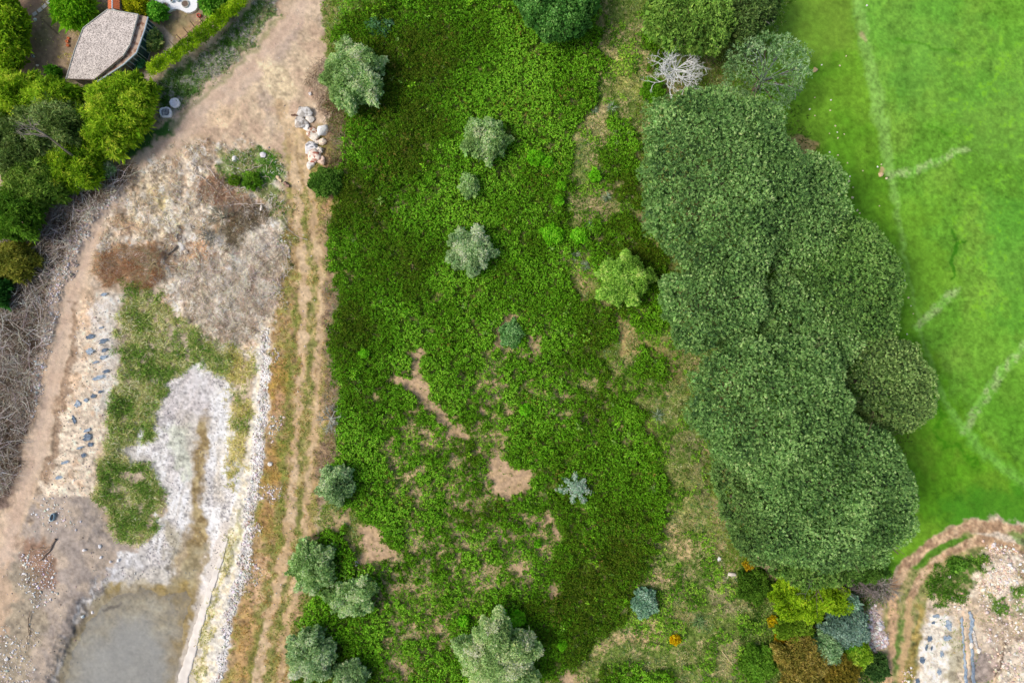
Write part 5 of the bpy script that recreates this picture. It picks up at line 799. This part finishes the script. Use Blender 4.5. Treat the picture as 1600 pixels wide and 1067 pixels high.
cover('bank_weeds', 'low green weeds on the rough bank inside the curving ruts', pm([(1452, 900), (1500, 868), (1545, 862), (1552, 880), (1525, 900), (1515, 935), (1465, 942), (1448, 925)], 4, 5, 8)*np.clip(.6+2.5*N20, 0, 1), .13, 9, .26, .09, [(62, 98, 26), (88, 126, 40), (116, 152, 60)], 415, spread=.7, tn=14, hfun=lambda u, v, m: .12)
sb = np.clip(np.maximum(strip, .8*THIN)*(1-THK)*sst(-.02, .08, fbm(GU, GV, 26, 3, 1)-.5), 0, 1)
cover('low_bushes', 'bright green low growth scattered between thicket and pines', sb, .04, 16, .26, .11, [(84, 120, 36), (96, 138, 34), (124, 164, 50), (150, 180, 70)], 416, spread=.6, tn=22, hfun=lambda u, v, m: .28, rad=.12)
cover('pale_grass', 'pale dry grass tussocks on the scrub strip', strip*(1-THK)*sst(.0, .1, fbm(GU+90, GV, 22, 3, 4)-.5), .05, 12, .3, .05, [(150, 146, 96), (180, 170, 124), (200, 188, 150)], 417, spread=.75, tn=18, hfun=lambda u, v, m: .05)
twigs('branch_tangle', 'long bleached branches tangled over the grey brushwood at the left edge', BRU, .02, 2.8, .036, [(150, 140, 130), (196, 190, 182), (226, 222, 216)], 521, h=(.5, 1.2), flat=.15)
twigs('branch_tangle', 'long bleached branches strewn across the debris yard', yard*(1-fan)*np.clip(.25+3*N20, 0, 1), .013, 2.0, .03, [(160, 142, 124), (204, 192, 176), (228, 220, 208)], 522, h=(.05, .35), flat=.08)
cover('bank_crust', 'crumbling clods and dry tufts on the pale bank', bank_w*np.clip(.3+3*N20, 0, 1), .04, 5, .12, .06, [(150, 128, 98), (190, 168, 136)], 418, spread=.95)

cover('bank_weeds', 'flat green weeds in the sandy works at the right edge', np.maximum(pm([(1545, 935), (1570, 930), (1580, 955), (1560, 958)], 4, 4, 6), pm([(1580, 918), (1605, 912), (1605, 932), (1585, 934)], 4, 4, 6)), .13, 9, .24, .09, [(76, 112, 40), (104, 138, 58), (134, 160, 80)], 419, spread=.75, tn=14, hfun=lambda u, v, m: .08)
# ---------------------------------------------------------------- the house and garden things at the top left
def flatm(c, **k): return mat(k.pop('name', 'painted'), tuple(srgb(c)), **k)
def prism(name, pts, z0, z1, m, parent=None, base=None, atz=None):
    """solid of an outline given in photo units at height atz"""
    a = np.array(pts, float); T = w3(a[:, 0], a[:, 1], z1 if atz is None else atz)
    if base is None: base = T.mean(0).copy(); base[2] = z0
    n = len(a); top = T.copy(); top[:, 2] = z1; bot = T.copy(); bot[:, 2] = z0; V = np.concatenate([bot, top])-base
    F = [list(range(n, 2*n)), list(range(n-1, -1, -1))]+[[i, (i+1) % n, (i+1) % n+n, i+n] for i in range(n)]
    ar = sum(T[i, 0]*T[(i+1) % n, 1]-T[(i+1) % n, 0]*T[i, 1] for i in range(n))
    if ar < 0: F = [f[::-1] for f in F]
    o = mesh(name, V, F, m, parent, loc=None if parent is not None else base); return o
M_GRAV = mat('roof_gravel', tuple(srgb((222, 212, 204))), c2=tuple(srgb((140, 130, 124))), nscale=9, lo=.44, hi=.62, noise=(1.1, .28), rough=.95)
M_WALL = mat('render_wall', tuple(srgb((196, 188, 176))), noise=(3, .12)); M_EAVE = mat('eave_tiles', tuple(srgb((190, 166, 146))), c2=tuple(srgb((140, 104, 84))), nscale=2.2, lo=.45, hi=.6, noise=(9, .2))
M_METAL = mat('grey_metal', tuple(srgb((176, 190, 196))), noise=(4, .15), rough=.5); M_TEAL = mat('dark_glass', tuple(srgb((34, 70, 76))), rough=.15, spec=.5); M_WHITE = mat('white_paint', tuple(srgb((236, 238, 242))), noise=(3, .06), rough=.7)
M_TERRA = mat('terracotta', tuple(srgb((206, 118, 78))), noise=(8, .25)); M_SLAB = mat('grey_slab', tuple(srgb((186, 186, 178))), noise=(6, .18)); M_SOIL = mat('dark_soil', tuple(srgb((116, 100, 88))), noise=(9, .3), bump=(.8, .05))
gz = zat(170, 70); RO = [(168, 15), (216, 23), (203, 70), (192, 88), (147, 125), (103, 124), (116, 80), (130, 44)]; rz = 2.75
b = w3(165, 75, rz); b[2] = gz; house = thing('house', b, 'small garden house with flat pale gravel roof and glazed veranda', 'house')
prism('wall', [(166, 19), (211, 26), (200, 70), (189, 86), (147, 121), (107, 120), (120, 80), (133, 46)], 0-.1, rz-.22, M_WALL, house, base=np.array([b[0], b[1], 0]), atz=rz)
ro = prism('roof', RO, rz-.2, rz, M_GRAV, house, base=np.array([b[0], b[1], 0]))
for i in range(len(RO)):                                            # upstand round the roof
    p, q = RO[i], RO[(i+1) % len(RO)]; A = w3(*p, rz); B = w3(*q, rz); V, F = tubes([A-np.array([b[0], b[1], -.03])], [B-np.array([b[0], b[1], -.03])], np.array([.07]), np.array([.07]), 4)
    mesh('roof_edge', V, F, M_SLAB if i not in (3, 4) else M_SOIL, ro)
EV = [(217.5, 23), (231, 27), (226, 47), (213, 83), (193, 101), (152, 128), (148.5, 125.5), (193.5, 89), (204.5, 71)]
prism('eave', EV, rz-.5, rz-.33, M_EAVE, house, base=np.array([b[0], b[1], 0]))
for p, q in (((231, 27), (226, 47)), ((226, 47), (213, 83)), ((213, 83), (193, 101)), ((193, 101), (152, 128))):
    A = w3(*p, rz-.3)-np.array([b[0], b[1], 0]); B = w3(*q, rz-.3)-np.array([b[0], b[1], 0]); V, F = tubes([A], [B], np.array([.10]), np.array([.10]), 6); mesh('gutter', V, F, M_METAL, house)
def pane(p, q, z0, z1, off=.12):
    A = w3(*p, rz-.3); B = w3(*q, rz-.3); d = nrm(B-A); nn = np.array([d[1], -d[0], 0]); nn = nn*np.sign(nn[0]+1e-6); o = np.array([b[0], b[1], 0]); A = A-nn*off; B = B-nn*off; L = np.linalg.norm((B-A)[:2]); k = 3
    for j in range(k):
        a0 = A+(B-A)*(j/k+.02); a1 = A+(B-A)*((j+1)/k-.02); V = []
        for s_ in (0, -.06): V += [[*(a0+nn*s_)[:2], z0], [*(a1+nn*s_)[:2], z0], [*(a1+nn*s_)[:2], z1], [*(a0+nn*s_)[:2], z1]]
        w_ = mesh('window', np.array(V)-o, [[0, 1, 2, 3], [7, 6, 5, 4], [0, 4, 5, 1], [1, 5, 6, 2], [2, 6, 7, 3], [3, 7, 4, 0]], M_TEAL, house)
        P4 = [np.array([*(a0+nn*.03)[:2], z0]), np.array([*(a1+nn*.03)[:2], z0]), np.array([*(a1+nn*.03)[:2], z1]), np.array([*(a0+nn*.03)[:2], z1])]
        V, F = tubes([P4[i]-o for i in range(4)], [P4[(i+1) % 4]-o for i in range(4)], .045, .045, 4); mesh('frame', V, F, M_METAL, w_)
for p, q in (((230, 29), (226, 46)), ((225.5, 48), (213.5, 81)), ((212, 84), (194, 100))): pane(p, q, gz+.05, rz-.55)
b2 = w3(176, -2, 2.3); b2[2] = zat(176, 0); sh = thing('tiled_shed', b2, 'tiny terracotta tiled roof with white ridge at the top edge above the house', 'shed')
o2 = np.array([b2[0], b2[1], 0]); prism('wall', [(169, -18), (182, -18), (182, 9), (169, 9)], 0, 1.95, M_WALL, sh, base=o2, atz=2.3)
segs = []; c0 = w3(175.5, 13, 2.3); c1 = w3(175.5, -22, 2.3); n = 13
for k in range(n):
    y = c0[1]+(c1[1]-c0[1])*(k+.5)/n
    for sx in (-1, 1): segs.append((np.array([c0[0]+sx*.05, y, 2.3])-o2, np.array([c0[0]+sx*.62, y, 1.98])-o2, .11, .12, 0))
V, F = seg_mesh(segs, 8); rf = mesh('roof', V, F, M_TERRA, sh, smooth=True); V, F = tubes([np.array([c0[0], c0[1]-.1, 2.36])-o2], [np.array([c1[0], c1[1], 2.36])-o2], np.array([.07]), np.array([.07]), 6); mesh('ridge', V, F, M_WHITE, rf)
V, F = tubes([np.array([c0[0], c0[1]-.1, 2.3])-o2], [np.array([c0[0]+.75, c0[1]-.35, 2.05])-o2], np.array([.07]), np.array([.07]), 6); mesh('edge_strip', V, F, M_WHITE, rf)
TE = [(236, -40), (238, -4), (247, 8), (254, 19), (263, 19), (268, 16), (274, 14), (279, 14.5), (285, 17), (291, 20), (298, 20), (305, 16.5), (308, 12), (308, -40)]
tag(prism('terrace', TE, zat(280, 5)-.2, zat(280, 5)+.3, M_WHITE), 'white painted terrace with wavy edge at the top of the garden', 'terrace')
def ring(name, u, v, z, r, h, m_out, m_in, label, cat, partin='soil', rx=1.0, ry=1.0, wall=.07, group=None, sq=2.0, rot=0.0):
    rt = thing(name, w3(u, v, z), label, cat, group); n = 28; V = []; prof = [(r*.86, 0), (r, h*.45), (r*.97, h), (r*.97-wall, h*1.01), (r*.9-wall, h*.7)]; rng = R(int(u)); wob = 1+.03*rng.normal(size=n)
    for pr, pz in prof:
        for i in range(n):
            a = 6.28318*i/n; k = 1/((abs(math.cos(a))**sq+abs(math.sin(a))**sq)**(1/sq))*wob[i]; x = pr*k*math.cos(a)*rx; y = pr*k*math.sin(a)*ry; V.append((x*math.cos(rot)-y*math.sin(rot), x*math.sin(rot)+y*math.cos(rot), pz))
    F = [[j*n+i, j*n+(i+1) % n, (j+1)*n+(i+1) % n, (j+1)*n+i] for j in range(len(prof)-1) for i in range(n)]; mesh('body', V, F, m_out, rt, smooth=True)
    W = [(x, y, h*.7+.05*rng.random()) for x, y, _ in V[-n:]]+[(0, 0, h*.78)]; mesh(partin, W, [[i, (i+1) % n, n] for i in range(n)], m_in, rt, smooth=True); return rt
tz = zat(280, 5)+.3
ring('planter', 259, 10, tz, .40, .16, M_SLAB, M_SOIL, 'round planter with brown soil on the left lobe of the white terrace', 'planter'); ring('planter', 290, 7, tz, .46, .16, M_SLAB, M_SOIL, 'round brown planter on the right part of the white terrace', 'planter')
ring('flower_pot', 270, 3, tz, .2, .3, M_METAL, M_SOIL, 'small bluish pot on the white terrace between the planters', 'pot'); ring('flower_pot', 279, 1, tz, .24, .3, M_METAL, M_SOIL, 'larger bluish pot at the top edge of the terrace', 'pot')
ring('flower_pot', 312, 26, zat(312, 26), .24, .3, mat('red_plastic', tuple(srgb((206, 90, 80)))), M_SOIL, 'red pot on the bare soil right of the terrace', 'pot'); ring('flower_pot', 53, 89, zat(53, 89), .17, .25, M_METAL, M_SOIL, 'grey pot standing alone on the garden soil', 'pot')
ring('flower_pot', 108, 61, zat(108, 61), .15, .22, M_TERRA, M_TERRA, 'top one of three orange clay pots beside the house', 'pot', group='orange clay pots'); ring('flower_pot', 106, 66, zat(106, 66), .18, .22, M_TERRA, M_TERRA, 'middle one of three orange clay pots beside the house', 'pot', group='orange clay pots'); ring('flower_pot', 107, 72, zat(107, 72), .16, .22, M_TERRA, M_TERRA, 'lowest of three orange clay pots beside the house', 'pot', group='orange clay pots')
for i, (u, v, lab) in enumerate(((84, -4, 'cut by the top edge'), (76, 3, 'second from the top edge'), (69, 10, 'third from the top edge'), (62, 16, 'fourth from the top edge'), (54, 22, 'fifth, near the pale stone'), (44, 28, 'last and lowest, beside the big shrub'))):
    a = .62+.1*math.sin(i); c_, s_ = math.cos(a), math.sin(a); q = [(u+x*c_+y*s_, v-x*s_+y*c_) for x, y in ((-3.6, -2.7), (3.6, -2.7), (3.6, 2.7), (-3.6, 2.7))]; z = zat(u, v)
    tag(prism('stepping_stone', q, z-.1, z+.07, M_SLAB), 'grey square stepping stone, '+lab, 'stepping stone', 'stepping stones in the garden')
cover('leaf_litter', 'yellow fallen leaves and dry bits on the garden soil', np.maximum.reduce([sm([(92, 91, 3), (112, 86, 3)], 2, 2, 3), sm([(104, 46, 2), (120, 56, 2)], 2, 2, 3), .06*gard]), .2, 3, .16, .1, [(200, 180, 90), (224, 206, 130)], 620, spread=.95)
post = branch([(228, 38), (239, 48)], .06, .06, (226, 230, 232), 'slim white post leaning by the veranda', 990, name='post', cat='post', side=0, hh=.5)
# white bags at the track
M_BAG = mat('white_bag', tuple(srgb((246, 247, 250))), noise=(5, .06), rough=.6); M_DARK = mat('dark_load', tuple(srgb((110, 112, 124))), noise=(6, .5), c2=tuple(srgb((206, 206, 210))), nscale=3.5)
M_LILAC = mat('pale_load', tuple(srgb((240, 240, 244))), noise=(6, .12))
ring('builders_bag', 262, 178, zat(262, 178), .62, .7, M_BAG, M_DARK, 'squarish open white bag with dark load, nearer the yellow-green trees', 'bag', 'load', 1.05, .9, .1, 'white bags by the track', 3.6, .12)
ring('builders_bag', 276, 163, zat(276, 163), .58, .6, M_BAG, M_LILAC, 'round white bag above the open squarish one', 'bag', 'load', 1, .95, .12, 'white bags by the track', 2.2, .3)
ring('plastic_tub', 84, 807, zat(84, 807), .5, .35, mat('blue_plastic', tuple(srgb((150, 178, 192))), noise=(4, .15)), mat('dark_inside', tuple(srgb((52, 58, 66)))), 'blue-grey oval tub with dark opening on the stony mud', 'tub', 'inside', .5, 1.0, .08, None, 2.0, -.25)
# torn liner scraps
M_SCR = mat('liner_sheet', tuple(srgb((122, 144, 166))), c2=tuple(srgb((176, 188, 198))), nscale=3.0, rough=.6); M_SCD = mat('dark_liner', tuple(srgb((78, 96, 116))), c2=tuple(srgb((120, 138, 156))), nscale=3.0, rough=.6)
def scrap(u, v, w, h, label, seed, m, group=None, name='liner_scrap', rot=None):
    rng = R(seed); nx_, ny_ = 9, 7; X, Y = np.meshgrid(np.linspace(-1, 1, nx_), np.linspace(-1, 1, ny_)); ed = 1+.35*(fbm(X*9+seed*3, Y*9, 6, 3, seed)-.5)*2
    rot = rng.uniform(-.5, .5) if rot is None else rot; k = 1-.35*np.abs(X*Y); x = X*w*S*ed*k; y = Y*h*S*ed*k*(.6+.8*vnoise(X*2+seed, 0*X, 2)); xr = x*math.cos(rot)-y*math.sin(rot); yr = x*math.sin(rot)+y*math.cos(rot)
    z = .05+.22*(fbm(X*7+seed, Y*7, 4, 3, 1)-.3).clip(0, 1); Vt = np.stack([xr, yr, z], -1).reshape(-1, 3); Vb = Vt-np.array([0, 0, .015]); V = np.concatenate([Vt, Vb]); N = nx_*ny_; F = []
    drop = set(int(a) for a in rng.choice((nx_-1)*(ny_-1), 13, replace=False))
    for j in range(ny_-1):
        for i in range(nx_-1):
            if j*(nx_-1)+i in drop and (i in (0, nx_-2) or j in (0, ny_-2)): continue
            a = j*nx_+i; F.append([a, a+1, a+nx_+1, a+nx_]); F.append([N+a, N+a+nx_, N+a+nx_+1, N+a+1])
    return tag(mesh(name, V, F, m, loc=w3(u, v, zat(u, v)), smooth=True), label, 'liner scrap', group)
WL = (('at the very top of the bank under the orange-brown brush', 163, 460, 5, 2.2, 0), ('small one high on the bank below the top one', 159, 512, 3.5, 1.5, 0), ('wide blue one left in the upper row', 141, 526, 7, 3.4, 1), ('wide blue one right in the upper row', 161, 533, 7, 3.4, 1), ('round dark one left under the upper row', 141, 549, 6, 4.5, 0),
      ('dark one right under the upper row', 163, 547, 5.5, 2.6, 1), ('thin one above the long middle sheet', 162, 558, 6.5, 2.4, 0), ('small thin one left of the dark row', 150, 566, 4.5, 1.8, 0), ('upper end of the long middle sheet', 166, 580, 6, 3, 1), ('lower end of the long middle sheet', 154, 590, 8.5, 3.6, 0), ('dark one in the lower diagonal row, top right', 157, 612, 3.5, 2.4, 1),
      ('dark one in the lower diagonal row, second', 146, 619, 4, 3.4, 1), ('small one in the lower diagonal row, third', 135, 625, 3.6, 3.2, 0), ('pale blue one at the lower left end of the diagonal row', 122, 631, 4.6, 5, 0), ('narrow upright dark one near the track', 116, 655, 2.8, 6.5, 1),
      ('pale one above the largest lower sheet', 137, 672, 6, 2.4, 0), ('bright blue largest sheet in the lower bank', 136, 683, 7.5, 4.4, 1), ('slim one right below the bright blue sheet', 142, 694, 5.5, 2.4, 1), ('grey slim one left below the bright blue sheet', 126, 699, 6.5, 1.6, 0), ('dark one alone below the others', 131, 711, 4, 3.4, 1), ('faint one at the bottom left of the bank', 102, 722, 6, 2.4, 0), ('faint one near the stony mud', 92, 746, 5.5, 2.6, 0))
for i, (lab, u, v, w, h, d) in enumerate(WL): scrap(u, v, w*1.1, h*1.15, 'torn blue liner scrap, '+lab, 1000+i, M_SCD if d else M_SCR, 'torn liner scraps on the pale western bank', rot=.35)
for i, (lab, u, v, w, h, d) in enumerate((('topmost on the pale slope', 1462, 962, 6, 3.5, 0), ('small dark one left of the top', 1458, 972, 3.2, 2.6, 1), ('broad pale blue one at the slope top right', 1482, 976, 5.5, 8, 0), ('blue one under the broad pale one', 1479, 996, 7, 5, 0), ('darkest one left of the slope', 1452, 997, 3.6, 5.6, 1), ('narrow dark one below the darkest', 1447, 1011, 2.2, 6, 1),
                                          ('bright blue one over dark rubbish', 1441, 1031, 5, 6, 1), ('small one in the slope centre', 1471, 1021, 3.4, 6, 0), ('blue one low on the slope', 1467, 1049, 4, 6, 0), ('dark one cut by the bottom edge', 1433, 1063, 4, 5, 1), ('short curled one right of the darkest', 1455, 1012, 1.8, 4, 1))):
    scrap(u, v, w, h, 'torn liner scrap in the works, '+lab, 1040+i, M_SCD if d else M_SCR, 'torn liner scraps on the slope of the works', rot=.3*math.sin(i))
def strip_sheet(name, L, R_, m, label, cat, lift=.12, amp=.08, seed=1, edge=None):
    L = np.array(L, float); R_ = np.array(R_, float); n = 60; t = np.linspace(0, 1, n); tt = np.linspace(0, 1, len(L)); l = np.stack([np.interp(t, tt, L[:, 0]), np.interp(t, tt, L[:, 1])], 1); r = np.stack([np.interp(t, tt, R_[:, 0]), np.interp(t, tt, R_[:, 1])], 1); V = []
    K = 6
    for dz in (0, -.02):
        for i in range(n):
            for k in range(K):
                p = l[i]*(1-k/(K-1))+r[i]*k/(K-1)+np.array([.8*math.sin(i*.9+seed)+.6*math.sin(i*2.3), 0])*(1 if k in (0, K-1) else .3); z = zat(*p)+lift+amp*(vnoise(np.array([i*.45+seed]), np.array([k*.9]), 3)[0]-.3)+dz; V.append(w3(p[0], p[1], z))
    V = np.array(V); N = n*K; F = []
    for i in range(n-1):
        for k in range(K-1):
            a = i*K+k; F.append([a, a+K, a+K+1, a+1]); F.append([N+a, N+a+1, N+a+K+1, N+a+K])
        F.append([i*K, N+i*K, N+i*K+K, i*K+K]); F.append([i*K+K-1, i*K+2*K-1, N+i*K+2*K-1, N+i*K+K-1])
    b_ = V[0].copy(); b_[2] = zat(*l[0]); return tag(mesh(name, V-b_, F, m, loc=b_, smooth=True), label, cat)
M_PALE = mat('pale_liner', tuple(srgb((226, 220, 212))), noise=(3, .12), c2=tuple(srgb((206, 200, 192))), nscale=1.5)
strip_sheet('pond_liner', [(353, 838), (336, 885), (322, 925), (308, 965), (299, 992), (291, 1022), (280, 1052), (272, 1085)], [(357, 842), (344, 890), (331, 930), (320, 968), (312, 995), (305, 1026), (296, 1056), (289, 1088)], M_PALE, 'pale liner sheet hanging over the east edge of the pond', 'liner', .04, .06, 3)
strip_sheet('torn_liner', [(1500, 968), (1503, 990), (1505, 1020), (1506, 1045), (1508, 1090)], [(1504, 962), (1506, 990), (1508, 1020), (1511, 1045), (1514, 1090)], M_SCR, 'long blue liner strip along the left side of the sandy channel', 'liner', .14, .12, 5)
strip_sheet('torn_liner', [(1513, 955), (1516, 972), (1514, 990), (1517, 1030), (1520, 1090)], [(1517, 955), (1523, 970), (1519, 990), (1522, 1030), (1526, 1090)], M_SCR, 'blue liner strip flaring at the top right of the sandy channel', 'liner', .14, .14, 9)
strip_sheet('pipe_trench_lip', [(1519, 985), (1521, 1000), (1524, 1012)], [(1522, 984), (1526, 1000), (1529, 1014)], M_PALE, 'jagged pale edge of broken concrete right of the channel', 'concrete edge', .1, .2, 11)
# ---------------------------------------------------------------- water of the pond
wp = [(140, 935), (175, 918), (222, 912), (262, 915), (300, 915), (312, 940), (308, 985), (296, 1030), (284, 1160), (50, 1160), (80, 1067), (105, 1000), (130, 945)]
a = np.array(wp, float); V = w3(a[:, 0], a[:, 1], np.full(len(a), -1.2)); mw = bpy.data.materials.new('murky_water'); mw.use_nodes = True; nn = mw.node_tree.nodes; LL = mw.node_tree.links; pb = nn['Principled BSDF']
pb.inputs['Base Color'].default_value = (*srgb((158, 162, 162)), 1); pb.inputs['Roughness'].default_value = .12; tb = nn.new('ShaderNodeBsdfTransparent'); tb.inputs[0].default_value = (.95, .95, .95, 1); mx = nn.new('ShaderNodeMixShader')
nz = nn.new('ShaderNodeTexNoise'); nz.inputs['Scale'].default_value = .35; nz.inputs['Detail'].default_value = 6; tc = nn.new('ShaderNodeTexCoord'); LL.new(tc.outputs['Object'], nz.inputs['Vector']); mr = nn.new('ShaderNodeMapRange'); mr.inputs[1].default_value = .3; mr.inputs[2].default_value = .7; mr.inputs[3].default_value = .06; mr.inputs[4].default_value = .34
LL.new(nz.outputs['Fac'], mr.inputs[0]); LL.new(mr.outputs[0], mx.inputs[0]); LL.new(tb.outputs[0], mx.inputs[1]); LL.new(pb.outputs[0], mx.inputs[2]); LL.new(mx.outputs[0], nn['Material Output'].inputs[0])
n2 = nn.new('ShaderNodeTexNoise'); n2.inputs['Scale'].default_value = 4; LL.new(tc.outputs['Object'], n2.inputs['Vector']); bp = nn.new('ShaderNodeBump'); bp.inputs['Strength'].default_value = .15; bp.inputs['Distance'].default_value = .02; LL.new(n2.outputs['Fac'], bp.inputs['Height']); LL.new(bp.outputs[0], pb.inputs['Normal'])
tag(mesh('pond_water', V, [list(range(len(a)))[::-1]], mw), kind='structure')
